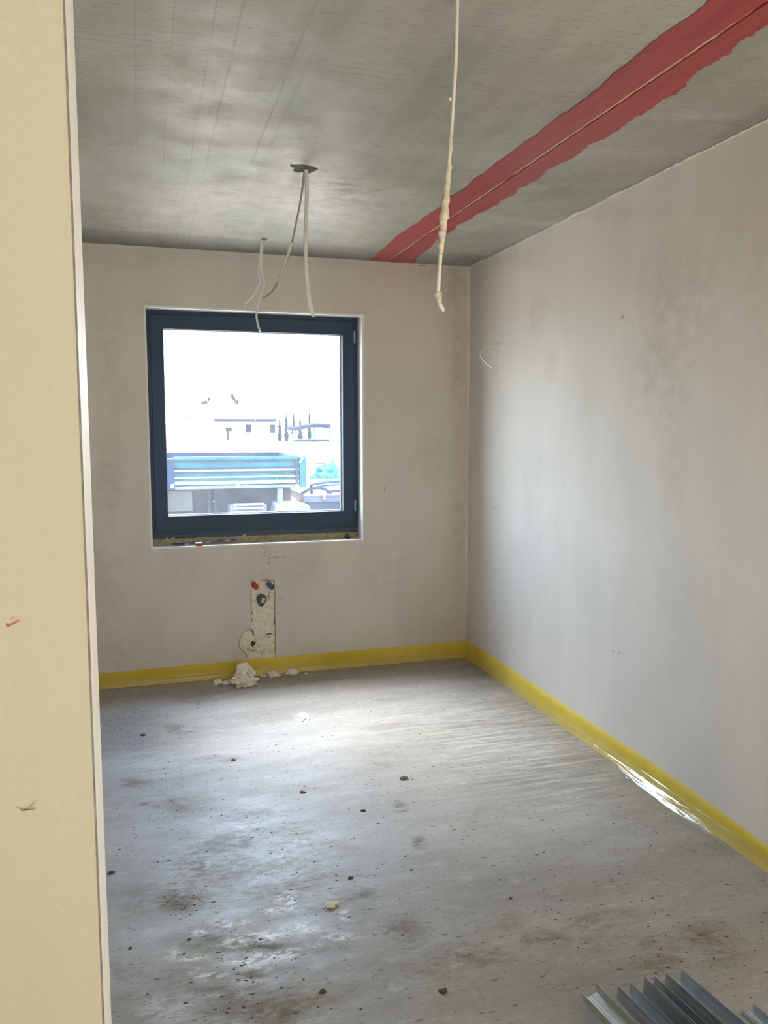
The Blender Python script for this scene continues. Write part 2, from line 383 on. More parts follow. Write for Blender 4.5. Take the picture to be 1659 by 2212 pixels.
# ------------------------------------------------------------------ CEILING
ceil = empty('ceiling', (0, 0, ZC), label='raw grey concrete slab ceiling with a red painted joint', kind='structure')
JX = 1.50; JW = .007
lines_x = [onz(600, 210, ZC).x, onz(490, 160, ZC).x, onz(450, 110, ZC).x, onz(290, 90, ZC).x, onz(640, 60, ZC).x+.08, onz(360, 230, ZC).x]
lstr = [1, .8, .55, .45, .25, .35]
lines_y = [onz(500, 112, ZC).y, onz(500, 408, ZC).y, onz(500, 522, ZC).y, onz(900, 178, ZC).y, onz(700, 436, ZC).y]
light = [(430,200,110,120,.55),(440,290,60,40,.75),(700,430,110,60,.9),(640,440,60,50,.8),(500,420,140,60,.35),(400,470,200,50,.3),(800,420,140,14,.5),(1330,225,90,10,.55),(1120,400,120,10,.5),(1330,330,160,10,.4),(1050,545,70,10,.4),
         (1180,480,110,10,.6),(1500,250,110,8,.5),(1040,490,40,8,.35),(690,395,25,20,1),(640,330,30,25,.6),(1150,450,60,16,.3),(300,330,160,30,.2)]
def slab(x0, x1):
    us = list(np.linspace(x0, x1, max(2, int((x1-x0)/.02)))); vs = list(np.linspace(1.15, D, 190))
    def fn(a, b):
        return (a, b, ZC + .0016*noise.noise(Vector((a*2.2, b*1.1, 0))))
    o = grid('slab', us, vs, fn, 'ceiling', ceil)
    Q = np.array([(a, b) for b in vs for a in us])
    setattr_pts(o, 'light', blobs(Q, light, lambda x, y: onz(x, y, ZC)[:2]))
    return o
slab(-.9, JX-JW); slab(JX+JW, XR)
# slab edges in the joint and the filler strip
fy = list(np.arange(1.15, D, .012))
v = []
for y in fy:
    a = .0022*noise.noise(Vector((0, y*9, 1)))+.0018*noise.noise(Vector((0, y*40, 4))); dz = -.0014+.0022*max(-.3, noise.noise(Vector((3, y*14, 1))))
    v += [(JX-JW-.003, y, ZC+.012), (JX-.0062+a*.5, y, ZC+dz), (JX+.0035+a, y, ZC+dz+.001), (JX+JW+.003, y, ZC+.014)]
mk('joint_filler', v, [(4*i+k, 4*i+k+1, 4*i+k+5, 4*i+k+4) for i in range(len(fy)-1) for k in range(3)], 'filler', ceil)
MB().box(JX-JW, JX-JW+.0008, 1.15, D, ZC-.001, ZC+.015).box(JX+JW-.0008, JX+JW, 1.15, D, ZC-.001, ZC+.015).build('joint_edge', 'redpaint', ceil)
# red painted band
ul = [(40,1060),(160,945),(215,915),(250,885),(330,838),(355,800),(410,770),(450,735),(500,705),(550,660),(640,600),(740,520),(850,440),(990,330),(1180,180),(1330,75),(1410,0)]
lr = [(205,1070),(240,1035),(290,995),(345,958),(400,915),(480,862),(600,800),(710,735),(820,655),(920,600),(1010,540),(1100,482),(1200,420),(1300,350),(1430,250),(1500,210),(1570,160),(1659,100)]
cx = lambda q: onz(780+q[0]*.5299, q[1]*.53, ZC)
L_ = sorted([(p.y, p.x) for p in map(cx, ul)]); R_ = sorted([(p.y, p.x) for p in map(cx, lr)])
yy = np.arange(1.15, D-.002, .006)
def ragged(y, k, amp):
    return amp*(noise.noise(Vector((y*7, k, 0)))*1.0+.7*abs(noise.noise(Vector((y*26, k, 3))))+.35*noise.noise(Vector((y*90, k, 8))))
for side, tab, k, amp in ((-1, L_, 1.3, .014), (1, R_, 5.7, .030)):
    tx = np.interp(yy, [a for a, b in tab], [b for a, b in tab])
    v = []; edge = JX+side*JW
    for y, x in zip(yy, tx):
        x = x+ragged(y, k, amp)
        v += [(edge+(x-edge)*t, y, ZC-.0022) for t in (0, .5, 1)]
    mk('red_paint_band', v, [(3*i+j, 3*i+j+1, 3*i+j+4, 3*i+j+3) for i in range(len(yy)-1) for j in range(2)], 'redpaint', ceil)
ch = MB().box(-3.2, XR+.3, -3.05, 1.15, ZC, ZC+.3).box(-3.2, -.9, 1.15, D+.45, ZC, ZC+.3).box(-.9, XR+.3, 1.15, D+.45, ZC+.02, ZC+.3).build('ceiling_hall', 'hall'); ch['kind'] = 'structure'
# broken cable openings in the slab
def ceiling_hole(px, name_z, depth=.0):
    pts = [onz(x, y, ZC-.0025) for x, y in px]; c = sum(pts, Vector())/len(pts)
    v = [c+Vector((0, 0, .0012))]+pts+[p+(p-c)*.22+Vector((0, 0, .0022)) for p in pts]
    n = len(pts); f = [(0, 1+i, 1+(i+1) % n) for i in range(n)]+[(1+i, 1+n+i, 1+n+(i+1) % n, 1+(i+1) % n) for i in range(n)]
    return mk('cable_hole', v, f, 'hole', ceil)
ceiling_hole([(631,357),(640,358),(652,357),(661,359),(673,361),(683,366),(675,370),(667,374),(656,372),(644,373),(635,369),(640,364),(632,362)], 0)
ceiling_hole([(564,518),(569,516.5),(576,517.5),(574,520),(567,520)], 0)

# ------------------------------------------------------------------ WALLS
WX0, WX1, WZ0, WZ1 = .029, 1.338, .838, 2.2595     # window opening
CX0, CX1, CZ0, CZ1 = ony(541.8, 1330).x, ony(594.5, 1330).x, .02, ony(570, 1254).z         # pipe chase
ub = sorted(set(list(np.linspace(-.9, XR, 60))+[WX0, WX1, CX0, CX1])); vb = sorted(set(list(np.linspace(0, ZC, 54))+[WZ0, WZ1, CZ0, CZ1]))
inh = lambda a, b: (WX0 < a < WX1 and WZ0 < b < WZ1) or (CX0 < a < CX1 and CZ0 < b < CZ1)
wb = grid('wall_back', ub, vb, lambda a, b: (a, D, b), 'plaster', keep=lambda a, b: not inh(a, b), smooth=False)
Q = np.array([(a, b) for b in vb for a in ub]); bp2 = lambda x, y: (lambda p: (p.x, p.z))(ony(x, y))
sm = [(235,740,30,110,.45),(230,1030,30,120,.5),(215,1250,60,100,.35),(985,615,20,50,1),(988,800,14,160,.7),(990,1100,12,160,.5),(800,900,12,100,.35),(870,860,60,50,.25),(330,660,30,10,.6),(300,560,80,12,.4),(720,560,90,12,.35),
      (930,985,60,60,.3),(400,1230,50,40,.3),(660,1230,40,30,.35),(230,1400,40,60,.4),(250,850,40,60,.3),(830,1250,60,60,.25),(960,590,40,14,.5)]
setattr_pts(wb, 'smudge', blobs(Q, sm, bp2)); wb['kind'] = 'structure'; wb['label'] = 'plastered back wall around the window'
T = .36
wm = MB()
for x0, x1, z0, z1 in ((-6, WX0, -.6, 6.2), (WX1, 9, -.6, 6.2), (WX0, WX1, WZ1, 6.2), (WX0, WX1, -.5, CZ0), (WX0, CX0, CZ0, CZ1), (CX1, WX1, CZ0, CZ1), (WX0, WX1, CZ1, WZ0)):
    wm.box(x0, x1, D+.001, D+T, z0, z1)
wm.box(CX0, CX1, D+.03, D+T, CZ0, CZ1)
o = wm.build('wall_back_core', 'white_edge'); o['kind'] = 'structure'
us = list(np.linspace(-3.0, D, 120)); vs = list(np.linspace(0, ZC, 50))
wr_ = grid('wall_right', us, vs, lambda a, b: (XR, a, b), 'plaster', smooth=False)
Q = np.array([(a, b) for b in vs for a in us])
sm = [(1430,790,60,110,.6),(1460,650,90,120,.5),(1450,990,22,140,.45),(1150,700,20,60,.3),(1190,780,10,30,.35),(1500,1300,80,120,.2),(1620,560,60,160,.3),(1100,560,60,20,.35),(1300,460,120,16,.35),(1130,1000,60,40,.15),(1190,1140,30,50,.2)]
setattr_pts(wr_, 'smudge', blobs(Q, sm, lambda x, y: (lambda p: (p.y, p.z))(onx(x, y)))); wr_['kind'] = 'structure'; wr_['label'] = 'long plastered wall on the right'
for n, b in (('wall_right_core', (XR+.002, XR+.3, -3.2, D+.001, -.5, 3)), ('wall_left', (-.95, -.75, 1.15, D, -.1, ZC))):
    o = MB().box(*b).build(n, 'plaster' if n == 'wall_left' else 'hall'); o['kind'] = 'structure'
# partition with its white end face, seen at the left of the picture
PX, PY0, PY1 = -.0708, 1.0, 1.15
us = list(np.linspace(-3.2, PX-.0, 90)); vs = list(np.linspace(0, ZC, 70))
wf = grid('wall_front', us, vs, lambda a, b: (a, PY0+.0012*noise.noise(Vector((a*3, b*2, 0)))*(1 if a < PX-.05 else 0), b), 'cream')
wf['kind'] = 'structure'; wf['label'] = 'cream plastered partition wall at the left edge'
jb = MB().box(-3.2, PX, PY0+.003, PY1, 0, ZC).build('trim_1', 'white_edge', bevel=.001); jb['kind'] = 'structure'; jb['label'] = 'white end face of the partition wall'
# uneven dark gap between plaster and end face
v = []; zz = list(np.arange(0, ZC, .006))
for z in zz:
    w = .0009+.0028*max(0, .25+noise.noise(Vector((0, z*5, 2)))+.5*noise.noise(Vector((1, z*22, 2))))
    v += [(PX+.0006, PY0-.0008, z), (PX+.0006, PY0+.0022+w*2.4, z), (PX-.0008, PY0-.001, z)]
mk('plaster_gap', v, [(3*i, 3*i+1, 3*i+4, 3*i+3) for i in range(len(zz)-1)]+[(3*i+2, 3*i, 3*i+3, 3*i+5) for i in range(len(zz)-1)], simple('gap_shadow_grey', (.16, .18, .19), .8, var=.5, scale=30), wf)
# hall behind the camera
rm = MB()
for b in ((-3.2, XR+.3, -3.2, -3.0, -.1, ZC), (-3.4, -3.2, -3.2, 1.15, -.1, ZC)): rm.box(*b)
o = rm.build('wall_rear', 'hall'); o['kind'] = 'structure'

# light bead down the far corner, and rough plaster left along the ceiling edge
MB().box(XR-.007, XR-.001, D-.003, D+.001, .1, ZC-.03).build('corner_bead', 'white_edge', wb)
v = []; yy2 = list(np.arange(1.2, D, .008))
for y in yy2:
    w = .006+.020*max(0, .15+noise.noise(Vector((y*6, 2, 9)))+.6*noise.noise(Vector((y*30, 2, 9))))
    v += [(XR+.001, y, ZC-.004), (XR-w, y, ZC-.0012)]
mk('plaster_edge', v, [(2*i, 2*i+1, 2*i+3, 2*i+2) for i in range(len(yy2)-1)], 'plaster', wr_)
v = []; xx2 = list(np.arange(-.75, XR, .008))
for x in xx2:
    w = .003+.010*max(0, .1+noise.noise(Vector((x*7, 5, 9)))+.6*noise.noise(Vector((x*35, 2, 3))))
    v += [(x, D+.001, ZC-.003), (x, D-w, ZC-.001)]
mk('plaster_edge', v, [(2*i, 2*i+1, 2*i+3, 2*i+2) for i in range(len(xx2)-1)], 'plaster', wb)

# marks on walls ---------------------------------------------------
nb = (0, -1, 0); nr = (-1, 0, 0)
def pl(l, f): return [f(x, y) for x, y in l]
nt = lambda l: [ony(540+x*120/1659, 1170+y*120/1659) for x, y in l]
note = [nt(s) for s in ([(345,150),(375,130),(370,175),(400,190),(480,185)],[(480,185),(470,240),(450,300)],[(285,310),(340,300),(400,335),(455,340),(500,310),(550,280)],
 [(590,160),(590,310)],[(590,165),(635,175)],[(590,235),(630,235)],[(590,310),(640,312)],[(700,190),(710,290)],[(705,290),(740,260),(755,300)],[(755,300),(820,190)],
 [(460,380),(455,440)],[(460,380),(495,372)],[(458,408),(485,405)],[(455,438),(490,436)],[(545,380),(530,430),(580,440),(600,400),(545,380)],[(600,380),(640,360)],
 [(480,490),(485,550),(540,550)],[(480,490),(540,485),(540,550)],[(560,480),(565,545)],[(560,480),(600,470),(605,500),(570,515)],[(610,480),(625,525),(635,480)],
 [(690,450),(735,445)],[(712,450),(715,520)],[(750,450),(750,500),(780,500),(790,455),(750,450)],[(800,450),(800,500),(830,490),(840,445),(800,450)],
 [(870,440),(870,510)],[(870,440),(930,430)],[(870,475),(905,470)],[(920,500),(940,440),(965,500)],[(930,475),(960,475)],[(980,495),(980,440),(1010,445),(1010,465),(985,470),(1015,495)],
 [(1030,440),(1030,495)],[(1030,440),(1060,435)],[(1070,430),(1070,490)],[(1055,435),(1100,430)],[(1110,440),(1105,495),(1140,485),(1150,440),(1110,440)],[(1225,440),(1265,400)],[(1215,480),(1212,520)])]
ribbon('pencil_note', note, .0022, nb, 'pencil', wb)
ribbon('pencil_note', [nt(s) for s in ([(530,610),(610,590),(540,640)],[(500,670),(570,655),(600,620)])], .003, nb, 'brownline', wb)
ribbon('pencil_line', [pl([(567.5,1231),(568,1241),(568,1250)], ony)], .0024, nb, 'pencil', wb)
ribbon('wall_crack', [pl([(597,1292),(603,1291),(607,1290),(611,1293),(614,1296)], ony), pl([(604,1290),(605,1285)], ony)], .003, nb, 'pencil', wb)
ribbon('wall_scratch', [pl([(285,1308),(310,1324),(335,1341),(360,1355)], ony)], .003, nb, 'splash', wb)
ribbon('wall_scratch', [pl([(829,1052),(832,1056),(830,1062)], ony), pl([(905,573),(921,574)], ony)], .006, nb, 'pencil', wb)
ribbon('wall_scratch', [pl([(1338,687),(1346,684),(1350,680)], onx), pl([(1345,684),(1350,689)], onx), pl([(1343,678),(1346,690)], onx)], .0035, nr, 'pencil', wr_)
ribbon('wall_scratch', [pl([(1066,1096),(1070,1099)], onx), pl([(1075,1098),(1078,1102)], onx), pl([(1322,1404),(1328,1410)], onx), pl([(1338,1412),(1340,1407)], onx)], .007, nr, 'pencil', wr_)
wfy = lambda x, y: ony(x, y, PY0-.001)
sc = lambda l: [wfy(x/3.687, 1250+y/3.687) for x, y in l]
for st_ in [sc([(50,365),(68,385)]), sc([(70,372),(100,362),(130,348),(157,333)]), sc([(90,325),(118,305)])]: ribbon('red_scratch', [st_], .0014, nb, 'redscr', wf)
for st_ in [sc([(55,362),(74,380)])]: ribbon('red_scratch', [st_], .004, nb, 'redscr', wf)
ribbon('dark_scratch', [sc([(130,1815),(165,1832),(210,1840),(260,1800),(300,1755)])], .0007, nb, 'pencil', wf)
ribbon('dark_scratch', [sc([(168,1847),(210,1840),(284,1832)])], .0016, nb, 'pencil', wf)

# window reveal bead ------------------------------------------------
def rectframe(x0, x1, z0, z1, w, y0, y1, mb=None):
    """four mitred bars; w = (left,right,top,bottom)"""
    mb = mb or MB(); l, r, t, b = w
    o_ = [(x0, z0), (x1, z0), (x1, z1), (x0, z1)]; i_ = [(x0+l, z0+b), (x1-r, z0+b), (x1-r, z1-t), (x0+l, z1-t)]
    v = [(p[0], y, p[1]) for y in (y0, y1) for p in o_+i_]
    f = []
    for k in range(4):
        n = (k+1) % 4
        f += [(k, n, 4+n, 4+k), (8+k, 12+k, 12+n, 8+n), (4+k, 4+n, 12+n, 12+k), (k, 8+k, 8+n, n)]
    return mb.add(v, f)
win = empty('window_1', (WX0, D+.11, WZ0), label='square window with dark blue grey frame in the back wall', kind='structure')
rectframe(WX0-.009, WX1+.009, WZ0-.007, WZ1+.009, (.011, .011, .011, .009), D-.002, D+.02).build('corner_bead', 'white_edge', win)
# reveals inside
fy0 = D+.115
# frame
FX0, FX1, FZ0, FZ1 = WX0-.01, WX1-.004, WZ0+.038, WZ1+.004
rectframe(FX0, FX1, FZ0+.03, FZ1, (.045, .035, .04, .035), fy0, fy0+.075).build('outer_frame', 'frame', win, bevel=.002)
rectframe(FX0+.034, FX1-.026, FZ0+.056, FZ1-.03, (.075, .075, .085, .085), fy0-.012, fy0+.06).build('sash', 'frame', win, bevel=.003)
GX0, GX1, GZ0, GZ1 = FX0+.105, FX1-.098, FZ0+.138, FZ1-.112
rectframe(GX0-.012, GX1+.012, GZ0-.012, GZ1+.012, (.016, .016, .016, .016), fy0-.004, fy0+.02).build('glazing_bead', 'frame', win, bevel=.004)
rectframe(GX0, GX1, GZ0, GZ1, (.006, .006, .006, .006), fy0+.004, fy0+.022).build('gasket', 'black', win)
rectframe(GX0+.002, GX1-.002, GZ0+.002, GZ1-.002, (.004, .010, .004, .008), fy0+.022, fy0+.038).build('spacer_bar', 'steel', win)
MB().box(GX0, GX1, fy0+.024, fy0+.026, GZ0, GZ1).build('pane', 'glass', win)
MB().box(FX0, FX1, fy0+.004, fy0+.07, FZ0, FZ0+.031).build('sill_profile', 'frame_low', win, bevel=.002)
for z in (2.10, 1.045-.03):
    p = MB().tube([(FX1-.022, fy0-.018, z), (FX1-.022, fy0-.018, z+.075)], .007, 10).build('hinge', 'steel', win, True)
for y in (911, 919.5, 928):
    q = ony(346, y, fy0-.0125); mb = MB(); mb.tube([q, q+Vector((0, .004, 0))], .0055 if y != 919.5 else .004, 10); mb.build('handle_hole', 'black', win)
# foam under the frame
us = list(np.linspace(WX0, WX1, 130)); vs = list(np.linspace(0, 1, 7))
def ff(a, t):
    n1 = noise.noise(Vector((a*16, 0, t*2)))*.012+noise.noise(Vector((a*55, 3, t*3)))*.006
    return (a, fy0+.015-.05*(1-t)*(1-t)+n1*1.3, WZ0-.001+(FZ0-WZ0+.016)*t+.2*n1)
grid('sill_foam', us, vs, ff, 'putan', win)
v = []
for i in range(40):
    a = onz; x = ony(372, 1170, D+.05).x+(ony(510, 1163, D+.05).x-ony(372, 1170, D+.05).x)*i/39
    z = WZ0+.004+.0006*i*.6; y = D+.055+.01*math.sin(i*.5); v += [(x, y-.022+.0004*i, z+.002), (x, y+.004, z+.012+.003*math.sin(i*.9))]
mk('black_tape_strip', v, [(2*i, 2*i+1, 2*i+3, 2*i+2) for i in range(39)], 'black', win)

# ------------------------------------------------------------------ irregular lumps
def lump(name, loc, r, mat, seed, sub=3, rough=.35, freq=2.2, flat_bottom=True, parent=None, petals=0):
    bm = bmesh.new(); bmesh.ops.create_icosphere(bm, subdivisions=sub, radius=1)
    for v_ in bm.verts:
        p = v_.co.copy(); n = 1+rough*noise.noise(p*freq+Vector((seed*3.1, seed, 0)))*1.4+rough*.45*noise.noise(p*freq*2.2+Vector((seed, 5, 1)))
        if petals: n += .22*abs(math.sin(petals*math.atan2(p.z, p.x)+seed))*(1-abs(p.y)*.5)
        v_.co = p*n
        v_.co.x *= r[0]; v_.co.y *= r[1]; v_.co.z *= r[2]
    zmin = -r[2]*.62
    if flat_bottom:
        for v_ in bm.verts: v_.co.z = max(v_.co.z, zmin)
    me = bpy.data.meshes.new(name); bm.to_mesh(me); bm.free()
    o = bpy.data.objects.new(name, me); C.objects.link(o); me.materials.append(M[mat])
    o.location = Vector(loc)+Vector((0, 0, -zmin if flat_bottom else 0))
    if parent is not None:
        o.parent = parent; o.location = o.location-parent.location
    return o
# chip of packer on the sill
pk_ = empty('window_packer', ony(430, 1180, D+.01), label='small red and white plastic packer on the window ledge', cat='packer')
q = ony(430, 1179, D+.0)
MB().box(q.x-.018, q.x+.020, D-.004, D+.03, WZ0+.003, WZ0+.016).build('red_block', 'red', pk_, bevel=.001)
MB().box(q.x-.020, q.x+.018, D-.002, D+.034, WZ0+.0165, WZ0+.022).build('white_cap', 'white_edge', pk_, bevel=.001)
q = ony(752, 1156, D+.06)
sw = MB()
for k in range(7):
    a = random.uniform(0, 6.28); l = random.uniform(.015, .032)
    p0 = Vector((q.x-.01+.012*math.cos(k), D+.055, WZ0+.006+.004*k*.7)); p1 = p0+Vector((math.cos(a)*l, -.01+.012*math.sin(a*2), abs(math.sin(a))*l*.8))
    sw.tube([p0-(p1-p0)*.4, p0, p1], [.003, .005, .002], 5)
sw.build('tape_scrap', 'black'); tag(bpy.data.objects['tape_scrap'], 'crumpled black tape scrap in the right corner of the window ledge', 'scrap')

# ------------------------------------------------------------------ PIPE CHASE in the back wall
chs = empty('pipe_outlet', (.69, D+.03, .35), label='capped pipes set in foam filled chase below the window', cat='pipes')
def fnf(a, b):
    p = Vector((a*22, b*22, 0)); n = noise.noise(p)*.5+abs(noise.noise(p*2.1+Vector((4, 2, 1))))*.6
    lower = max(0, min(1, (.2-b)/.12)); cell = noise.cell(Vector((a*40, b*28, 0)))
    return (a, (D+.002 if b < .13 else 0) or D+.006-.012*n*(.45+lower)-.006*lower*cell*.4-.006*lower-.003*noise.noise(p*4), b)
foam_in = grid('foam_filling', list(np.linspace(CX0+.001, CX1-.001, 44)), list(np.linspace(CZ0, CZ1-.001, 130)), fnf, 'puwhite', chs)
# round bulge lower left
bc = [(516,1395),(519,1380),(523,1371),(531,1363),(540,1360),(548,1366),(552,1380),(554,1400),(552,1425),(535,1420),(528,1408),(520,1402)]
pb = [ony(x, y) for x, y in bc]; cc = sum(pb, Vector())/len(pb)
v = []; rings = 6
for k in range(rings+1):
    t = k/rings
    for p in pb: 
        q = cc.lerp(p, t); hgt = -.014*(1-t*t)*(1+.8*noise.noise(q*40)) - .001
        v.append((q.x, D+hgt+.003*noise.noise(q*70), q.z))
n = len(pb); mk('foam_bulge', v, [(k*n+i, k*n+(i+1) % n, (k+1)*n+(i+1) % n, (k+1)*n+i) for k in range(rings) for i in range(n)], 'puwhite', chs, True)
v2 = [(cc.x+(p.x-cc.x)*1.10, D-.0006, cc.z+(p.z-cc.z)*1.07) for p in pb]
v2 = v2+[(cc.x+(p.x-cc.x)*.98, D-.0008, cc.z+(p.z-cc.z)*.98) for p in pb]
mk('broken_edge', v2, [(i, (i+1) % n, n+(i+1) % n, n+i) for i in range(n) if bc[i][0] < 545 and bc[(i+1) % n][0] < 549], simple('broken_plaster', (.30, .27, .21), .95, var=.5, scale=60), chs)
# shallow foam patches beside the head of the chase
for q4 in (((536.5,1254),(543,1253.5),(543,1278),(538.5,1273)), ((593.5,1253),(598.5,1252.5),(597,1262),(594,1276))):
    q = [ony(*k) for k in q4]; mk('foam_patch', [(p.x, D-.003, p.z) for p in q]+[(p.x, D, p.z) for p in q], [(0,1,2,3),(0,4,5,1),(1,5,6,2),(2,6,7,3),(3,7,4,0)], 'puwhite', chs)
# outline marks
cr = lambda l: [ony(430+x/5.53, 1160+y/5.53) for x, y in l]
for st_ in [cr([(625,505),(630,525)]), cr([(740,515),(800,512),(860,520),(925,516)]), cr([(600,535),(595,580),(612,630)])]: ribbon('brown_outline', [st_], .003, nb, 'brownline', chs)
for st_ in [cr([(922,518),(915,560),(920,590),(905,640)])]: ribbon('brown_outline', [st_], .007, nb, 'brownline', chs)
for st_ in [cr([(622,640),(622,760),(624,880),(624,1060)]), cr([(908,640),(907,760),(905,900),(908,1100),(908,1420)])]: ribbon('dark_gap', [st_], .003, nb, 'pencil', chs)
for st_ in [cr([(637,890),(628,915)]), cr([(636,980),(630,1000)]), cr([(507,1205),(500,1250)]), cr([(570,1135),(600,1122)]), cr([(492,1270),(490,1310)]), cr([(905,960),(898,1040)])]: ribbon('dark_gap', [st_], .010, nb, 'hole', chs)
fo = lambda l: [Vector((q.x, D-.0045, q.z)) for q in cr(l)]
for st_ in [fo([(838,640),(832,700),(825,770)]), fo([(810,610),(835,618)]), fo([(850,850),(890,856)])]: ribbon('blue_smear', [st_], .0035, nb, 'blue', chs)
for st_ in [fo([(635,1110),(640,1150),(660,1175)]), fo([(800,1190),(850,1200)]), fo([(800,1165),(840,1155),(870,1160)])]: ribbon('blue_smear', [st_], .010, nb, 'bluefade', chs)
for st_ in [[Vector((q.x, D-.014, q.z)) for q in cr(l)] for l in ([(570,1325),(620,1348),(690,1355)], [(735,1350),(740,1420)], [(755,1335),(800,1345)], [(560,1390),(575,1440)], [(850,1400),(900,1350)])]: ribbon('foam_crack', [st_], .004, nb, 'hole', chs)
def plug(px, base, mat, matside):
    a = ony(*base); b = ony(px[0], px[1], D-.062)
    o = MB().tube([Vector((a.x, D+.012, a.z)), Vector((a.x, D-.055, a.z)), b], [.0165, .0165, .0165], 20).build('plug_'+mat, matside, chs, False)
    MB().tube([Vector((b.x, D-.060, b.z)), Vector((b.x, D-.068, b.z))], [.0175, .0165], 20).build('plug_cap', mat, o)
    return o
o1 = plug((553, 1268), (548.5, 1263), 'red', simple('red_side', (.45, .05, .08), .5))
o2 = plug((587, 1268), (581, 1262), 'blue', 'bluefade')
o1.name = 'red_plug'; o2.name = 'blue_plug'
# waste pipe: inclined grey collar with cap and barcode sticker
oc = [(564,1283),(557,1286),(554,1293),(556,1302),(560,1308),(564,1311),(570,1306),(574,1299),(576,1292),(573,1286)]
pp = [ony(*q) for q in oc]; c0 = sum(pp, Vector())/len(pp); n = len(pp)
v = [(p.x, D+.004, p.z) for p in pp]+[(c0.x+(p.x-c0.x)*.98, D-.012, c0.z+(p.z-c0.z)*.98) for p in pp]+[(c0.x+(p.x-c0.x)*.8, D-.016, c0.z+(p.z-c0.z)*.8+.002) for p in pp]+[(c0.x, D-.015, c0.z)]
f = [(i, (i+1) % n, n+(i+1) % n, n+i) for i in range(n)]+[(n+i, n+(i+1) % n, 2*n+(i+1) % n, 2*n+i) for i in range(n)]+[(2*n+i, 2*n+(i+1) % n, 3*n) for i in range(n)]
wp = mk('waste_pipe', v, f, 'pvc', chs, True)
sk = [ony(x, y) for x, y in ((565.5,1290),(572,1290.5),(570.5,1302),(563.5,1300.5))]
mk('sticker', [(p.x, D-.0175, p.z) for p in sk]+[(p.x, D-.014, p.z) for p in sk], [(0,1,2,3),(4,7,6,5),(0,4,5,1),(1,5,6,2),(2,6,7,3),(3,7,4,0)], 'sticker', wp)
a_, b_, c_, d_ = [Vector((p.x, D-.0178, p.z)) for p in sk]
ribbon('barcode', [[a_.lerp(b_, .4).lerp(d_.lerp(c_, .4), t), a_.lerp(b_, .85).lerp(d_.lerp(c_, .85), t)] for t in (.2, .32, .4, .52, .6, .72, .8)], .0018, nb, 'pencil', wp, off=.0006)
pc = [ony(x, y) for x, y in ((543,1383),(552,1386),(550,1391),(544,1396),(541,1391))]; c0 = sum(pc, Vector())/5
mk('black_cap', [(p.x, D-.010, p.z) for p in pc]+[(c0.x+(p.x-c0.x)*.9, D-.021, c0.z+(p.z-c0.z)*.9) for p in pc], [(i, (i+1) % 5, 5+(i+1) % 5, 5+i) for i in range(5)]+[(9, 8, 7, 6, 5)], 'black', chs)

# ------------------------------------------------------------------ EDGE STRIPS (yellow foam) with clear film foot
def topz_back(x):
    tb = sorted([(ony(*q).x, ony(*q).z) for q in ((218,1455),(350,1443),(500,1428.5),(650,1415),(800,1402.5),(900,1394),(1006,1384))])
    return float(np.interp(x, [a for a, b in tb], [b for a, b in tb]))
def topz_right(y):
    tb = sorted([(onx(*q).y, onx(*q).z) for q in ((1008,1384),(1080,1428),(1150,1476),(1270,1556),(1400,1642),(1530,1733),(1659,1828))])
    return float(np.interp(y, [a for a, b in tb], [b for a, b in tb]))
th = .009
def edge_strip(name, L0, L1, fn, ztop):
    n = 150; v = []
    for i in range(n+1):
        s = L0+(L1-L0)*i/n; z = ztop(s)+.0012*noise.noise(Vector((s*9, 1, 0)))
        w = th+.003*noise.noise(Vector((s*3, 7, 0)))
        dent = .004*max(0, 1-abs(((s+.17) % .42)-.2)/.008)
        v += [fn(s, .0, z), fn(s, w-.003, z), fn(s, w-dent*.6, z-.004), fn(s, w-dent, z*.72), fn(s, w, z*.35), fn(s, w+.004, .0)]
    return mk(name, v, [(6*i+k, 6*i+k+1, 6*(i+1)+k+1, 6*(i+1)+k) for i in range(n) for k in range(5)], 'yellow', None, True)
sb = edge_strip('baseboard_back', -.75, XR, lambda s, d, z: (s, D-d, z), topz_back)
sr = edge_strip('baseboard_right', -2.9, D, lambda s, d, z: (XR-d, s, z), topz_right)
for o, t in ((sb, 'yellow foam edge strip along the back wall'), (sr, 'yellow foam edge strip along the right wall')): tag(o, t, kind='structure')
def film(L0, L1, fn, amp, parent, k, bulge):
    n = 260; v = []; m = 9
    for i in range(n+1):
        s = L0+(L1-L0)*i/n; a = bulge(s)
        for j in range(m+1):
            t = j/m      # from up on the strip to out on the floor
            prof_d = th+.005+a*.042*t**1.5+.004*a*math.sin(t*13+noise.noise(Vector((s*2.2, k, 0)))*5)
            prof_z = (.062-.052*t**.8)*(.75+.25*a)+a*.007*noise.noise(Vector((s*3.1, j*.8, k)))+a*.006*math.sin(t*9+3*noise.noise(Vector((s*1.4, k, 4))))
            v.append(fn(s, max(prof_d, th+.0045), max(.0015, prof_z if j < m else .0015)))
    return mk('clear_film', v, [((m+1)*i+j, (m+1)*i+j+1, (m+1)*(i+1)+j+1, (m+1)*(i+1)+j) for i in range(n) for j in range(m)], 'film', parent, True)
film(1.3, D-.03, lambda s, d, z: (XR-d, s, z), 1, sr, 1.0, lambda s: .15+.62*math.exp(-((s-2.7)/.75)**2)+.2*math.exp(-((s-1.95)/.3)**2))
film(-.75, XR-.03, lambda s, d, z: (s, D-d, z), 1, sb, 6.0, lambda s: .12+.06*math.sin(s*3))

# ------------------------------------------------------------------ CABLES
def cable(name, pix, label, r=.0042, mat='cable', Z=None, extra=None, flat=1.0, up_to_ceiling=True, k=5):
    """pix: (px, py, depth Y) points from the ceiling down"""
    pts = smoothpts([ony(x, y, Y) for x, y, Y in pix], k)
    if up_to_ceiling: pts[0].z = ZC+.004
    return tag(MB().tube(pts, r, 10).build(name, mat, None, True), label, 'cable')
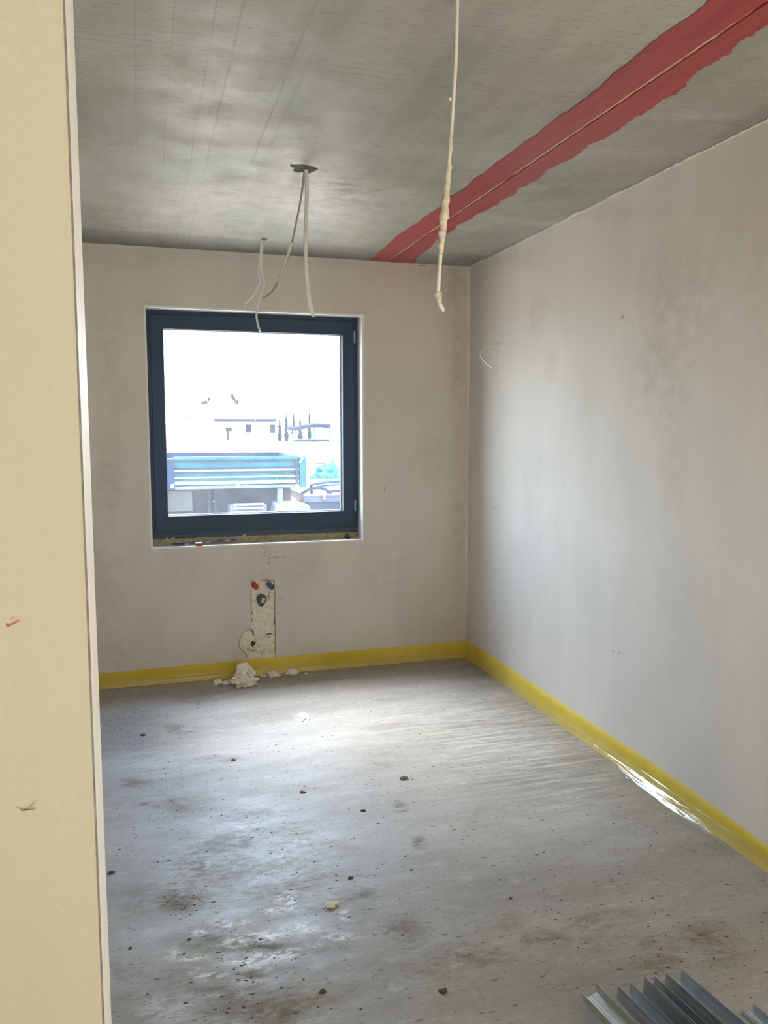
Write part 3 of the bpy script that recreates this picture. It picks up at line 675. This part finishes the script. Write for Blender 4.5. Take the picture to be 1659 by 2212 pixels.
# long one in front; ceiling point at top of frame
fy_ = 1.92
long_ = [(990,-14,fy_),(988,0,fy_),(985,120,fy_),(978,240,fy_),(971,340,fy_-.01),(964,420,fy_-.02),(956,500,fy_-.03),(951,560,fy_-.03),(947,620,fy_-.02),(946,636,fy_-.015),(950,655,fy_),(958,671,fy_+.01)]
c1 = cable('ceiling_cable', long_, 'long white cable caked in plaster hanging nearest the camera', r=.0048)
pts = smoothpts([ony(x, y, Y) for x, y, Y in long_], 12)
def crust(i0, i1, rr, seed):
    sub = pts[i0:i1]; n = len(sub); rs = [rr*(.8+.7*abs(noise.noise(Vector((i*.55, seed, 0))))+.25*random.random())*(.55+.45*math.sin(math.pi*min(1, (i+1)/n*1.0))) for i in range(n)]
    sub = [p+Vector((.0012*math.sin(i*1.3), 0, 0)) for i, p in enumerate(sub)]
    MB().tube(sub, rs, 9).build('plaster_crust', 'splash', c1, True)
crust(50, 83, .0098, 1); crust(100, 122, .0080, 4); crust(40, 50, .0062, 7)
lump('plaster_blob', ony(972, 214, fy_-.003), (.004, .004, .005), 'splash', 3, 2, flat_bottom=False, parent=c1)
yA = onz(660, 366, ZC).y
cable('ceiling_cable', [(661,362,yA),(663,420,yA),(661,480,yA),(660,540,yA),(663,600,yA+.02),(669,650,yA+.04),(677,684,yA+.06)], 'straight white cable hanging from the broken opening in the middle of the ceiling', r=.0085)
c3 = cable('ceiling_cable', [(658,368,yA),(650,430,yA+.01),(638,490,yA+.02),(626,545,yA+.02),(612,580,yA+.02),(600,610,yA),(586,632,yA-.02),(568,645,yA-.03)], 'thinner grey cable leaning left from the broken opening in mid ceiling', r=.0042, mat='cablegrey')
pts = smoothpts([ony(*q) for q in [(630,525,yA+.015),(618,560,yA+.015),(608,588,yA+.01),(600,610,yA-.005)]], 6)
MB().tube(pts, [.0045+.0022*abs(noise.noise(Vector((i*.7, 2, 0)))) for i in range(len(pts))], 8).build('plaster_crust', 'splash', c3, True)
yB = onz(569, 518, ZC).y
cable('ceiling_cable', [(568,519,yB),(567,535,yB),(565,560,yB),(565,585,yB),(569,600,yB+.0),(571,612,yB),(566,630,yB),(558,655,yB),(554,680,yB),(557,700,yB-.01),(562,716,yB-.02)], 'longer white cable near the window head, ending over the glass', r=.0058)
c5 = cable('ceiling_cable', [(565.5,519,yB-.012),(563,545,yB-.012),(560,575,yB-.012),(558,590,yB-.012),(562,608,yB-.012),(555,622,yB-.012),(545,640,yB-.012),(528,656,yB-.012)], 'shorter white cable near the window head, bent away to the left', r=.0052)
MB().tube([ony(528, 656, yB-.012), ony(528, 664, yB-.012)], .003, 6).build('bare_end', 'cable', c5)
# wire from the right wall
A = onx(1075, 744); wpts = [A+Vector((.004, 0, 0)), ]
for x, y, dx in ((1062,745,.06),(1048,752,.11),(1040,760,.14),(1038,768,.155),(1046,779,.16),(1056,789,.155),(1066,795,.15)):
    wpts.append(onx(x, y, XR-dx))
w1 = tag(MB().tube(smoothpts(wpts, 5), .0042, 8).build('wall_wire', 'cable', None, True), 'thin looped white wire sticking out of the right wall', 'wire')
ribbon('rough_outlet', [[A+Vector((-.001, -.02, .004)), A+Vector((-.001, 0, 0)), A+Vector((-.001, .02, .002))]], .010, nr, 'hole', wr_)
ribbon('wall_scratch', [[onx(1074, 755), onx(1074, 790), onx(1073, 812)]], .002, nr, 'pencil', wr_)

# ------------------------------------------------------------------ FOAM CHUNKS AND CRUMBS ON THE FLOOR
def chunk(px, rx, rz, label, seed, ry=None, mat='puchunk', name='foam_chunk', cat='foam piece', **k):
    p = onz(*px); s = F/p.y*1.0
    o = lump(name, p, (rx, ry or rx*.8, rz), mat, seed, **k); return tag(o, label, cat)
p = onz(527, 1480)
big = chunk((527, 1480), .066, .040, 'largest pale foam lump on the floor below the pipe chase', 3, ry=.05, sub=4, rough=.5, freq=2.1)
for dx, dy, dz, r, s in ((-.002, .012, .100, (.036, .026, .040), 11), (.034, .012, .098, (.018, .018, .022), 12), (.048, .010, .068, (.026, .02, .020), 13), (-.028, .0, .050, (.036, .025, .022), 14), (.015, -.018, .014, (.055, .034, .012), 15), (.05, -.01, .03, (.03, .02, .018), 16), (-.052, .0, .036, (.016, .014, .010), 18)):
    o = lump('foam_lobe', (0, 0, 0), r, 'puchunk', s, 3, .5, 2.5, False); o.location = (0, 0, 0); o.parent = big; o.location = Vector((dx, dy, dz-.028))
chunk((470.5, 1478), .024, .020, 'small round pale foam lump, leftmost by the yellow strip', 21, rough=.4)
chunk((488, 1479), .021, .015, 'small pointed pale foam lump just left of the largest one', 22, rough=.55)
c = chunk((589, 1462), .030, .022, 'medium pale foam lump right of the largest one', 23, rough=.55)
o = lump('foam_flake', (0, 0, 0), (.022, .010, .004), 'puchunk', 31, 2, .4, 2, False); o.parent = c; o.location = (.035, -.005, -.008)
chunk((631, 1456), .031, .019, 'two lobed pale foam lump, rightmost by the yellow strip', 27, rough=.5, petals=2)
chunk((566, 1462), .012, .007, 'flat foam crumb between the largest and the medium lump', 29, ry=.010)
chunk((573, 1462), .010, .006, 'tiny foam crumb touching the left of the medium lump', 33, ry=.008)
chunk((661, 1456), .010, .005, 'tiny white crumb right of the two lobed foam lump', 34)
chunk((675, 1449), .011, .004, 'flat white flake right of all the foam lumps', 35)
chunk((562, 1482), .005, .003, 'tiny pale crumb in front of the largest foam lump', 36)
chunk((657, 1548), .026, .004, 'flat white plaster flake on the bright part of the floor', 37, ry=.05, rough=.6, freq=3, name='plaster_flake', cat='plaster piece')
# torn foam piece in the foreground
fc = chunk((714, 1958), .014, .008, 'torn cream foam piece lying in the middle foreground of the floor', 41, ry=.014, sub=4, rough=.45, freq=3)
o = lump('foam_tail', (0, 0, 0), (.012, .006, .004), 'puchunk', 43, 3, .35, 2, False); o.parent = fc; o.location = (.016, .004, .002)
chunk((873, 1682), .016, .003, 'small brown edged scrap beyond the centre of the floor', 45, ry=.016, mat='clod', rough=.6, freq=3, name='mud_scrap', cat='debris')
for (x, y), r, l in (((654,1712),.013,'black clod on the bright floor, right of the wet patch'),((785,1751),.011,'dark clod left of the curled mud mark in mid floor'),
     ((697,2142),.010,'black chip in the foreground below the torn foam piece'),((240,1886),.012,'dark clod beside the foot of the partition wall'),((757,1897),.010,'dark three cornered chip above the torn foam piece'),
     ((957,2141),.012,'large dark clod in the foreground between foam piece and steel profiles'),((409,2030),.006,'olive grey pebble left of the white plaster smears'),((1103,1941),.006,'black chip alone right of the floor centre'),
     ((281,2048),.006,'black chip low on the left, near the partition end'),((504,1642),.012,'dark elongated clod left of the floor centre'),((309,1588),.014,'dark clod in the speckled patch at far left')):
    chunk((x, y), r, r*.28, l, x % 17+1, ry=r*.8, mat='clod', sub=2, rough=.55, freq=2.8, name='mud_clod', cat='debris')
# the fine scatter nobody could count
mb = MB()
zones = [(300,1560,90,50,110),(430,1515,130,30,70),(900,1510,300,60,40),(400,1650,160,50,45),(650,1640,200,60,35),(850,1680,120,60,35),(400,1950,60,40,45),(1000,1800,400,200,90),(550,2050,120,40,30),(560,2160,150,50,50),(1500,2050,160,90,50),(1350,1950,250,200,60),(800,1950,100,60,25),(350,1750,130,100,50),(560,1830,200,150,60)]
for x, y, sx_, sy_, n in zones:
    for _ in range(int(n*2.4)):
        px, py = random.gauss(x, sx_*.6), random.gauss(y, sy_*.6)
        if py < 1470 or py > 2260: continue
        q = onz(px, py)
        if q.x > XR-.08 or q.y > D-.1 or q.x < -.7 or q.y < 1.3: continue
        s = random.choice((.0009, .0009, .0012, .0012, .0015, .0019, .0026, .0038)); a = random.gauss(0, .5); e_ = random.uniform(1, 2.4)
        ax = Vector((math.cos(a), math.sin(a), 0)); ay = Vector((-math.sin(a), math.cos(a), 0)); nn = 6
        v = [q+Vector((0, 0, s*.35))]+[q+ax*(s*e_*math.cos(t)*random.uniform(.6, 1.1))+ay*(s*math.sin(t)*random.uniform(.6, 1.1))+Vector((0, 0, .0002)) for t in [2*math.pi*i/nn for i in range(nn)]]
        mb.add(v, [(0, 1+i, 1+(i+1) % nn) for i in range(nn)])
tag(mb.build('dirt_crumbs', 'dirt'), 'fine dark dirt crumbs scattered over the screed floor', 'dirt', kind='stuff')
mb = MB()
for x, y, sx_, sy_, n in ((560,1470,70,8,14),(500,1990,90,60,40),(600,1870,120,60,25),(640,1820,20,6,5)):
    for _ in range(n):
        q = onz(random.gauss(x, sx_*.6), random.gauss(y, sy_*.6)); s = random.choice((.0015, .002, .003)); nn = 5
        if q.y > D-.02: continue
        v = [q+Vector((0, 0, s*.7))]+[q+Vector((s*1.2*math.cos(t), s*math.sin(t), .0002)) for t in [2*math.pi*i/nn for i in range(nn)]]
        mb.add(v, [(0, 1+i, 1+(i+1) % nn) for i in range(nn)])
tag(mb.build('plaster_crumbs', 'white_edge'), 'tiny white plaster grains scattered on the floor', 'plaster', kind='stuff')

# ------------------------------------------------------------------ STEEL PROFILES bottom right
def profile(label, tipL, z, width, hl, hr, length, yaw_, mat='galv', rollz=0, ribs=2, group=None, lip=.0, name='steel_profile'):
    """open-top channel; tipL = world xy of the left flange end; runs towards the camera"""
    t = .0011
    x = 0; outer = []
    # centreline cross-section from left flange top, down, across the web with ribs, up the right flange
    cl = []
    if lip: cl.append((lip, hl))
    cl += [(0, hl), (.001, hl*.55), (0, hl*.45), (0, 0)]
    for k in range(ribs):
        c = width*(k+1)/(ribs+1); cl += [(c-.004, 0), (c-.002, .002), (c+.002, .002), (c+.004, 0)]
    cl += [(width, 0), (width, hr*.45), (width-.001, hr*.55), (width, hr)]
    if lip: cl.append((width-lip, hr))
    n = len(cl); nor = []
    for i in range(n):
        a = Vector(cl[max(i-1, 0)]); b = Vector(cl[min(i+1, n-1)]); d = (b-a).normalized(); nor.append((-d.y*t, d.x*t))
    sec = [(a[0], a[1]) for a in cl]+[(a[0]+m_[0], a[1]+m_[1]) for a, m_ in zip(cl, nor)][::-1]
    K = len(sec); v = []; cr_, sr_ = math.cos(rollz), math.sin(rollz)
    for yv in (0, -length):
        for sx_, sz_ in sec: v.append((sx_*cr_-sz_*sr_, yv, sx_*sr_+sz_*cr_))
    f = [(i, (i+1) % K, K+(i+1) % K, K+i) for i in range(K)]
    f += [(i, i+1, K-2-i, K-1-i) for i in range(n-1)]+[(K+K-1-i, K+K-2-i, K+i+1, K+i) for i in range(n-1)]
    o = mk(name, v, f, mat); o.location = (tipL[0], tipL[1], z); o.rotation_euler = (0, 0, yaw_)
    zmin = min(q[2] for q in v)
    o.location.z = z-zmin
    return tag(o, label, 'steel profile', group or 'steel profiles in the bottom right corner')
def at(px, py, z): q = onz(px, py, z); return (q.x, q.y)
bat = .035
profile('leftmost steel channel of the stack, dull pale flange outside', at(1259, 2161, bat+.004), bat+.001, .050, .032, .032, 1.25, .12, 'galv_dull', rollz=.26)
profile('second steel channel from the left, dark inside face', at(1333, 2158, bat), bat, .042, .040, .038, 1.22, .10)
profile('tall steel channel in the middle of the stack', at(1389, 2152, bat), bat, .038, .058, .048, 1.24, .10, ribs=1)
profile('shiny blue tinted steel channel, rightmost of the stack', at(1436, 2129, bat+.02), bat+.018, .056, .036, .034, 1.26, .105, 'galv', rollz=-.05, ribs=1)
profile('short ribbed steel channel lying inside the second one', at(1376, 2201, bat+.03), bat+.006, .030, .018, .018, 1.0, .10, 'galv_dull', ribs=2)
profile('thin steel angle leaning inside the tall channel', at(1396, 2128, bat+.04), bat+.006, .022, .044, .020, 1.1, .10, 'galv', ribs=1)
profile('separate narrow steel channel at the right edge of the picture', at(1602, 2182, .012), .001, .040, .012, .020, 1.0, .06, 'galv', ribs=2, name='steel_profile')
profile('flat steel channel half out of the right edge', (at(1602, 2182, .012)[0]+.046, at(1602, 2182, .012)[1]-.02), .001, .045, .016, .016, 1.0, .06, 'galv', ribs=2)
b_ = MB().box(1.13, 1.40, 1.50, 1.55, 0, bat).build('wood_batten', 'wood', bevel=.003); tag(b_, 'brown wooden batten under the steel profile stack', 'batten')
MB_ = MB().box(1.09, 1.50, .80, .85, 0, bat).build('wood_batten', 'wood', bevel=.003); tag(MB_, 'second wooden batten under the near end of the steel profiles', 'batten')

# ------------------------------------------------------------------ OUTSIDE
M['ground'] = simple('sandy_ground', (.52, .42, .30), .95, spec=.1, var=.2, scale=.8)
M['tblue'] = simple('truck_blue', (.0018, .046, .062), .35, spec=.1, var=.3, scale=4)
M['tblue2'] = simple('truck_blue_dark', (.0015, .012, .036), .4, spec=.1, var=.2, scale=5)
M['tsilver'] = simple('truck_rail', (.05, .065, .09), .4, spec=.1, var=.2, scale=6)
M['tchas'] = simple('truck_chassis', (.012, .018, .030), .6, spec=.1, var=.5, scale=4)
M['tlight'] = simple('aluminium_box', (.35, .37, .40), .4, var=.05)
M['tank'] = simple('tank_alu', (.62, .63, .64), .35, var=.15, scale=3)
M['rub'] = simple('tyre', (.02, .02, .02), .8, spec=.1)
M['hose'] = simple('hose', (.015, .02, .032), .5, spec=.1); M['hoseb'] = simple('hose_blue', (.003, .03, .08), .5, spec=.1)
M['housew'] = simple('house_render', (.72, .68, .6), .9, spec=.1, var=.04); M['roof'] = simple('roof_tiles', (.42, .30, .24), .8, spec=.1, var=.15, scale=3)
M['dark'] = simple('dark_shade_wood', (.012, .017, .026), .8, spec=.1, var=.3); M['leaf'] = simple('conifer', (.007, .014, .015), .9, spec=.1, var=.4, scale=3)
M['tarp'] = simple('tarp', (.02, .14, .17), .5, spec=.1, var=.5, scale=5); M['timber'] = simple('timber', (.45, .36, .24), .9, spec=.1); M['stone'] = simple('rubble', (.20, .18, .17), .95, spec=.1, var=.4, scale=4)
GZ = -.45
def gz(y): return GZ+1.25*min(1, max(0, (y-14)/16))**1.3
gr = grid('ground', list(np.linspace(-40, 70, 60)), [D+T-.01, 6, 8, 10, 12, 14, 16, 18, 20, 22, 25, 28, 31, 40, 60, 90, 150], lambda a, b: (a, b, gz(b)+(.0 if b < 14 else .12*noise.noise(Vector((a*.4, b*.4, 0))))), 'ground'); tag(gr, 'sandy building plot outside the window', kind='structure')
YT = 11.6
tq = lambda x, y, Y=YT: ony(x, y, Y)
trk = empty('tipper_truck', (tq(500, 1100).x, YT+.6, gz(YT)), label='blue sided tipper truck parked outside the window', cat='truck')
xl = tq(300, 1000).x; xr = tq(647, 1000).x; xr2 = tq(661, 1000).x; zt = tq(510, 987).z; zb = tq(510, 1056).z; hh = zt-zb
MB().box(xl, xr2, YT+.06, YT+2.3, zb, zb+.04).box(xl, xr2, YT+2.26, YT+2.3, zb, zt).box(xr2-.04, xr2, YT+.06, YT+2.26, zb, zt).build('bed_box', 'tblue2', trk)
x0 = tq(374, 1000).x
MB().box(x0, xr, YT+.04, YT+.07, zb+hh*.08, zt-.01).build('side_panel', 'tblue', trk)
rib = [(.96, .10, 'tblue', .03), (.86, .035, 'tblue2', .035), (.66, .025, 'tblue2', .03), (.585, .05, 'tlight', .035), (.50, .03, 'tblue2', .03), (.37, .035, 'tlight', .04), (.25, .03, 'tblue', .03), (.20, .10, 'tlight', .045), (.06, .10, 'tsilver', .05)]
for t, w, mt, dd in rib:
    z = zb+hh*t; MB().box(x0+.01, xr-.01, YT+.04-dd, YT+.045, z-w*hh/2, z+w*hh/2).build('side_rib', mt, trk, bevel=.006)
MB().box(xr, xr2, YT-.02, YT+.10, zb, zt-.01).build('corner_post', 'tblue', trk)
MB().box(tq(637.5, 1000).x, tq(642, 1000).x, YT-.05, YT-.0, zb+.05, zt-.04).build('post_bar', 'tblue2', trk)
MB().box(xl, x0, YT-.02, YT+.10, zb, zt-.02).build('corner_post', 'tblue2', trk)
for px in (372, 513, 642):
    c = tq(px, 1050, YT-.07); MB().tube([c+Vector((0, .02, 0)), c-Vector((0, .03, 0))], .03, 10).build('side_latch', 'tlight', trk)
MB().tube([tq(647, 1000, YT-.05), tq(652, 992, YT-.05), tq(655, 990, YT-.05)], .012, 6).build('latch_lever', 'tlight', trk)
zc0 = tq(500, 1112).z
MB().box(xl, tq(640, 1080).x, YT+.45, YT+.65, tq(500, 1118).z, zb-.0).box(xl, tq(640, 1080).x, YT+1.6, YT+1.8, tq(500, 1100).z, zb).build('chassis_rail', 'tchas', trk)
MB().box(xl, tq(416, 1080).x, YT+.10, YT+.4, tq(400, 1106).z, zb-.02).build('mud_flap', simple('mud_flap_grey', (.03, .034, .034), .8, spec=.1), trk)
for px in (430, 446):
    MB().box(tq(px-3, 1).x, tq(px+5, 1).x, YT+.3, YT+.4, tq(430, 1116).z, zb-.03).build('bracket', 'tchas', trk)
for px in (330, 700):
    c = tq(px, 1140, YT+.3); c.z = gz(YT)+.5
    MB().tube([c+Vector((0, -.12, 0)), c+Vector((0, -.14+.28, 0))], .5, 28).build('wheel', 'rub', trk)
    c = tq(px, 1140, YT+1.9); c.z = gz(YT)+.5
    MB().tube([c+Vector((0, -.14, 0)), c+Vector((0, .14, 0))], .5, 28).build('wheel', 'rub', trk)
# step box with white slats
a = tq(497, 1088, YT); b = tq(578, 1118, YT)
MB().box(a.x, b.x, YT+.02, YT+.42, b.z-.06, a.z-.02).build('tool_box', 'tsilver', trk, bevel=.02)
for y0, y1 in ((1087, 1092), (1095.5, 1099), (1104, 1112)):
    MB().box(a.x+.05, b.x-.05, YT-.03, YT+.02, tq(540, y1).z, tq(540, y0).z).build('slat', 'tlight', trk, bevel=.008)
cu = bpy.data.curves.new('lettering', 'FONT'); cu.body = 'VOLVO'; cu.size = .055; cu.extrude = .003; cu.align_x = 'CENTER'; cu.space_character = 1.25
tob = bpy.data.objects.new('tmp', cu); C.objects.link(tob); bpy.context.view_layer.update()
me = bpy.data.meshes.new_from_object(tob.evaluated_get(bpy.context.evaluated_depsgraph_get())); bpy.data.objects.remove(tob)
lt = bpy.data.objects.new('lettering', me); C.objects.link(lt); me.materials.clear(); me.materials.append(M['tsilver'])
lt.matrix_world = Matrix.Translation(tq(541, 1109.5, YT-.034)) @ Matrix.Rotation(math.pi/2, 4, 'X'); lt.parent = trk; lt.matrix_parent_inverse = Matrix.Translation(-trk.location)
# fuel tank
a = tq(598, 1085, YT); b = tq(670, 1118, YT); mb = MB()
n = 16; rr = .14; sec = []
for cx_, cz_, a0 in ((.34, a.z-rr, math.pi/2), (rr-.02, a.z-rr, math.pi), ):
    pass
zt_, zb_ = a.z-.02, b.z-.12
loop = []
for (qx, qz, a0) in ((b.x-.11, zt_-.11, 0), (a.x+.03, zt_-.03, math.pi/2), (a.x+.03, zb_+.03, math.pi), (b.x-.11, zb_+.11, 1.5*math.pi)):
    rr = .11 if qx > (a.x+b.x)/2 else .03
    for k in range(6):
        t = a0+k/5*math.pi/2; loop.append((qx+rr*math.cos(t), qz+rr*math.sin(t)))
n = len(loop); mb.add([(x, y, z) for y in (YT-.02, YT+.5) for x, z in loop], [(i, (i+1) % n, n+(i+1) % n, n+i) for i in range(n)]+[tuple(reversed(range(n))), tuple(range(n, 2*n))])
mb.build('fuel_tank', 'tlight', trk)
MB().box(tq(627, 1).x, tq(654, 1).x, YT-.03, YT-.015, zb_+.02, tq(640, 1093).z).build('tank_plate', 'tsilver', trk)
c = tq(641, 1090, YT-.05); MB().tube([c+Vector((0, .03, 0)), c-Vector((0, .03, 0))], .04, 12).build('tank_cap', 'tlight', trk)
MB().box(tq(585, 1).x, tq(597, 1).x, YT-.02, YT+.06, tq(590, 1086).z, zb-.01).build('bracket', 'tsilver', trk)
MB().tube([tq(590, 1082, YT-.03), tq(583, 1112, YT-.03)], .008, 6).build('air_line', 'hoseb', trk)
# crane / machine body right of the tipper
MB().box(tq(648, 1).x, tq(800, 1).x, YT+.1, YT+1.2, tq(700, 1084, YT+.1).z, tq(700, 1068, YT+.1).z).build('upper_beam', simple('beam_grey', (.03, .038, .055), .5, spec=.1, var=.4, scale=5), trk)
MB().box(tq(650, 1).x, tq(800, 1).x, YT+.07, YT+.1, tq(700, 1069.3, YT+.1).z, tq(700, 1067.5, YT+.1).z).build('beam_edge', 'tlight', trk)
MB().box(tq(660, 1).x, tq(800, 1).x, YT+.14, YT+1.2, tq(700, 1125, YT+.1).z, tq(700, 1084, YT+.1).z).build('lower_beam', 'tchas', trk)
MB().box(tq(694, 1).x, tq(698, 1).x, YT+.08, YT+.1, tq(700, 1079, YT+.1).z, tq(700, 1070, YT+.1).z).build('side_marker', simple('orange_marker', (.45, .16, .05), .5), trk)
for pts_, r, mt in (([(650,1068),(662,1060),(672,1056),(690,1054),(706,1059),(716,1067)], .022, 'hose'), ([(672,1048),(690,1044),(715,1041),(745,1040)], .02, 'hoseb'), ([(676,1053),(700,1049),(745,1046)], .014, 'hoseb'),
        ([(705,1067),(712,1062),(725,1060),(745,1062)], .018, 'hose'), ([(674,1066),(673,1055),(672,1046)], .025, 'hose')):
    MB().tube(smoothpts([tq(x, y, YT+.3) for x, y in pts_], 4), r, 8).build('hose', mt, trk, True)
# tarp heap
hq = ony(700, 1016, 15.5); mh = (hq.z-.15-gz(15.5))/1.62
tag(lump('sand_heap', (hq.x+.1, 15.5, gz(15.5)), (.9, .8, mh), 'ground', 9, 3, .12, 1.5), 'pale sand heap behind the truck, under the tarpaulin', 'sand heap')
o = lump('tarpaulin', (hq.x, 15.2, hq.z-.15), (.24, .2, .17), 'tarp', 5, 3, .7, 1.8); tag(o, 'crumpled turquoise tarpaulin behind the truck', 'tarpaulin')
# rubble
for px, l, s in ((398, 'rubble heap behind the left part of the truck bed', 2), (500, 'rubble heap behind the middle of the truck bed', 4)):
    q = ony(px, 975, 24); o = lump('rubble_heap', (q.x, 24, gz(24)-.1), (.5, .4, .5), 'stone', s, 4, .9, 3); tag(o, l, 'rubble')
# stacked timber
q = ony(665, 955, 26)
tb = empty('timber_stack', (q.x, 26, gz(26)), label='stacked long boards behind the tarpaulin', cat='timber')
for k in range(6): MB().box(ony(622+k*3, 950, 26).x, ony(716-k, 950, 26).x, 26, 26.8, gz(26)+.02+k*.14, gz(26)+.10+k*.14).build('board', 'timber' if k != 5 else 'dark', tb)
# house
YH = 42; hq_ = lambda x, y, Y=YH: ony(x, y, Y)
hs = empty('house', (hq_(500, 950).x, YH+3, gz(YH)), label='pale house with gabled tiled roof far behind the truck', cat='house')
X0, X1 = hq_(412, 900).x, hq_(598, 900).x; ze = hq_(500, 906).z; zr = hq_(500, 868).z
MB().box(X0, X1, YH+1, YH+7, gz(YH)-.5, ze).build('wall', 'housew', hs)
mk('roof', [(X0-.3, YH+.3, ze), (X1+.3, YH+.3, ze), (X1+.3, YH+8, ze), (X0-.3, YH+8, ze), (X0-.3, YH+4, zr), (X1+.3, YH+4, zr)], [(0, 1, 5, 4), (2, 3, 4, 5), (0, 4, 3), (1, 2, 5)], 'roof', hs)
for k in range(8):
    t = (k+.5)/8; MB().box(X0-.3, X1+.3, YH+.3+3.7*t-.05, YH+.3+3.7*t+.05, ze+(zr-ze)*t, ze+(zr-ze)*t+.04).build('tile_row', 'roof', hs)
gp = hq_(482, 842); ga = hq_(455, 876); gb = hq_(510, 876)
mk('gable', [(ga.x, YH+.8, ga.z-.6), (gb.x, YH+.8, gb.z-.6), (gb.x, YH+.8, gb.z), (gp.x, YH+.8, gp.z), (ga.x, YH+.8, ga.z), (ga.x, YH+5, ga.z-.6), (gb.x, YH+5, gb.z-.6), (gb.x, YH+5, gb.z), (gp.x, YH+5, gp.z), (ga.x, YH+5, ga.z)],
   [(0, 1, 2, 3, 4), (9, 8, 7, 6, 5), (2, 7, 8, 3), (3, 8, 9, 4), (1, 6, 7, 2), (0, 4, 9, 5)], 'housew', hs)
for s, (a, b) in enumerate(((ga, gp), (gp, gb))):
    MB().tube([(a.x, YH+.6, a.z), (b.x, YH+.6, b.z)], .12, 4).build('barge_board', 'roof', hs)
MB().box(hq_(445, 1).x, X1, YH+.2, YH+.4, hq_(500, 911).z, hq_(500, 905).z).build('gutter', 'dark', hs)
for a, b, c, d in ((473, 487, 924, 932), (475, 480, 932, 951), (520, 533, 917, 934), (577, 588, 917, 936)):
    MB().box(hq_(a, 1).x, hq_(b, 1).x, YH+.85, YH+.98, hq_(500, d).z, hq_(500, c).z).build('window', 'dark', hs)
MB().box(hq_(492, 1).x, hq_(530, 1).x, YH+.7, YH+.95, hq_(500, 936.5).z, hq_(500, 935.3).z).build('railing', 'dark', hs)
# scaffold / left building corner
sf = empty('slatted_tower', (hq_(398, 900).x, YH-2, gz(YH)), label='slatted facade beside the left window edge, far outside', cat='building')
MB().box(hq_(340, 1, YH-2).x, hq_(396, 1, YH-2).x, YH-2, YH, gz(YH)-.5, hq_(390, 850, YH-2).z).build('wall', 'housew', sf)
for k in range(12): MB().box(hq_(377, 1, YH-2).x, hq_(400, 1, YH-2).x, YH-2.1, YH-2, hq_(390, 856+k*4.6, YH-2).z, hq_(390, 854.8+k*4.6, YH-2).z).build('slat', 'dark' if k > 8 else 'tsilver', sf)
# canopy
cn = empty('canopy', (hq_(665, 930, 34).x, 34, gz(34)), label='low sloping canopy beyond the timber stack', cat='canopy')
MB().tube([ony(622, 926, 34), ony(645, 925, 34), ony(672, 919, 34), ony(714, 920, 34)], .10, 6).build('roof', 'dark', cn)
for px in (635, 678, 712): a = ony(px, 923, 34); MB().tube([(a.x, 34, a.z), (a.x, 34, gz(34)-.1)], .05, 6).build('post', 'tsilver', cn)
# trees
def conifer(px, ytop, wpx, Y, label):
    a = ony(px, ytop, Y); r = wpx/F*Y/2; base = gz(Y); root = empty('conifer', (a.x, Y, base), label=label, cat='tree', group='conifers beyond the canopy')
    MB().tube([(a.x, Y, base-.1), (a.x, Y, a.z-.3)], [.12, .03], 6).build('trunk', 'dark', root)
    mb = MB(); hgt = a.z-base
    for k in range(9):
        z = base+hgt*(.18+.82*k/9); rr = r*(1-.85*k/9); m_ = 9; v = [(a.x, Y, z+hgt*.17)]
        v += [(a.x+rr*random.uniform(.6, 1.15)*math.cos(t), Y+rr*random.uniform(.6, 1.15)*math.sin(t), z-random.random()*.2) for t in [2*math.pi*i/m_ for i in range(m_)]]
        mb.add(v, [(0, 1+i, 1+(i+1) % m_) for i in range(m_)]+[tuple(range(m_, 0, -1))])
    mb.build('foliage', 'leaf', root)
for px, yt, w, l in ((604, 895, 13, 'shortest conifer, left of the row beyond the canopy'), (618, 888, 15, 'second conifer from the left beyond the canopy'), (634, 884, 15, 'middle conifer of the row beyond the canopy'), (648, 890, 14, 'fourth conifer from the left beyond the canopy'), (668, 879, 12, 'tallest dark conifer, right of the row beyond the canopy')): conifer(px, yt, w, 48, l)
for px, l in ((452, 'rounded tree left of the far gable'), (505, 'rounded tree right of the far gable')):
    a = hq_(px, 866, 52); r_ = empty('garden_tree', (a.x, 52, gz(52)), label=l, cat='tree')
    MB().tube([(a.x, 52, gz(52)-.1), (a.x, 52, a.z)], .12, 6).build('trunk', 'dark', r_)
    lump('foliage', (a.x, 52, a.z-.8), (.42, .4, .9), 'leaf', px % 7, 3, .6, 2.5, False, parent=r_)
pq = ony(733, 900, 20); tag(MB().box(pq.x, pq.x+.12, 20, 20.12, gz(20), ony(733, 892, 20).z).build('site_post', 'tsilver'), 'upright grey post near the right edge of the window view', 'post')
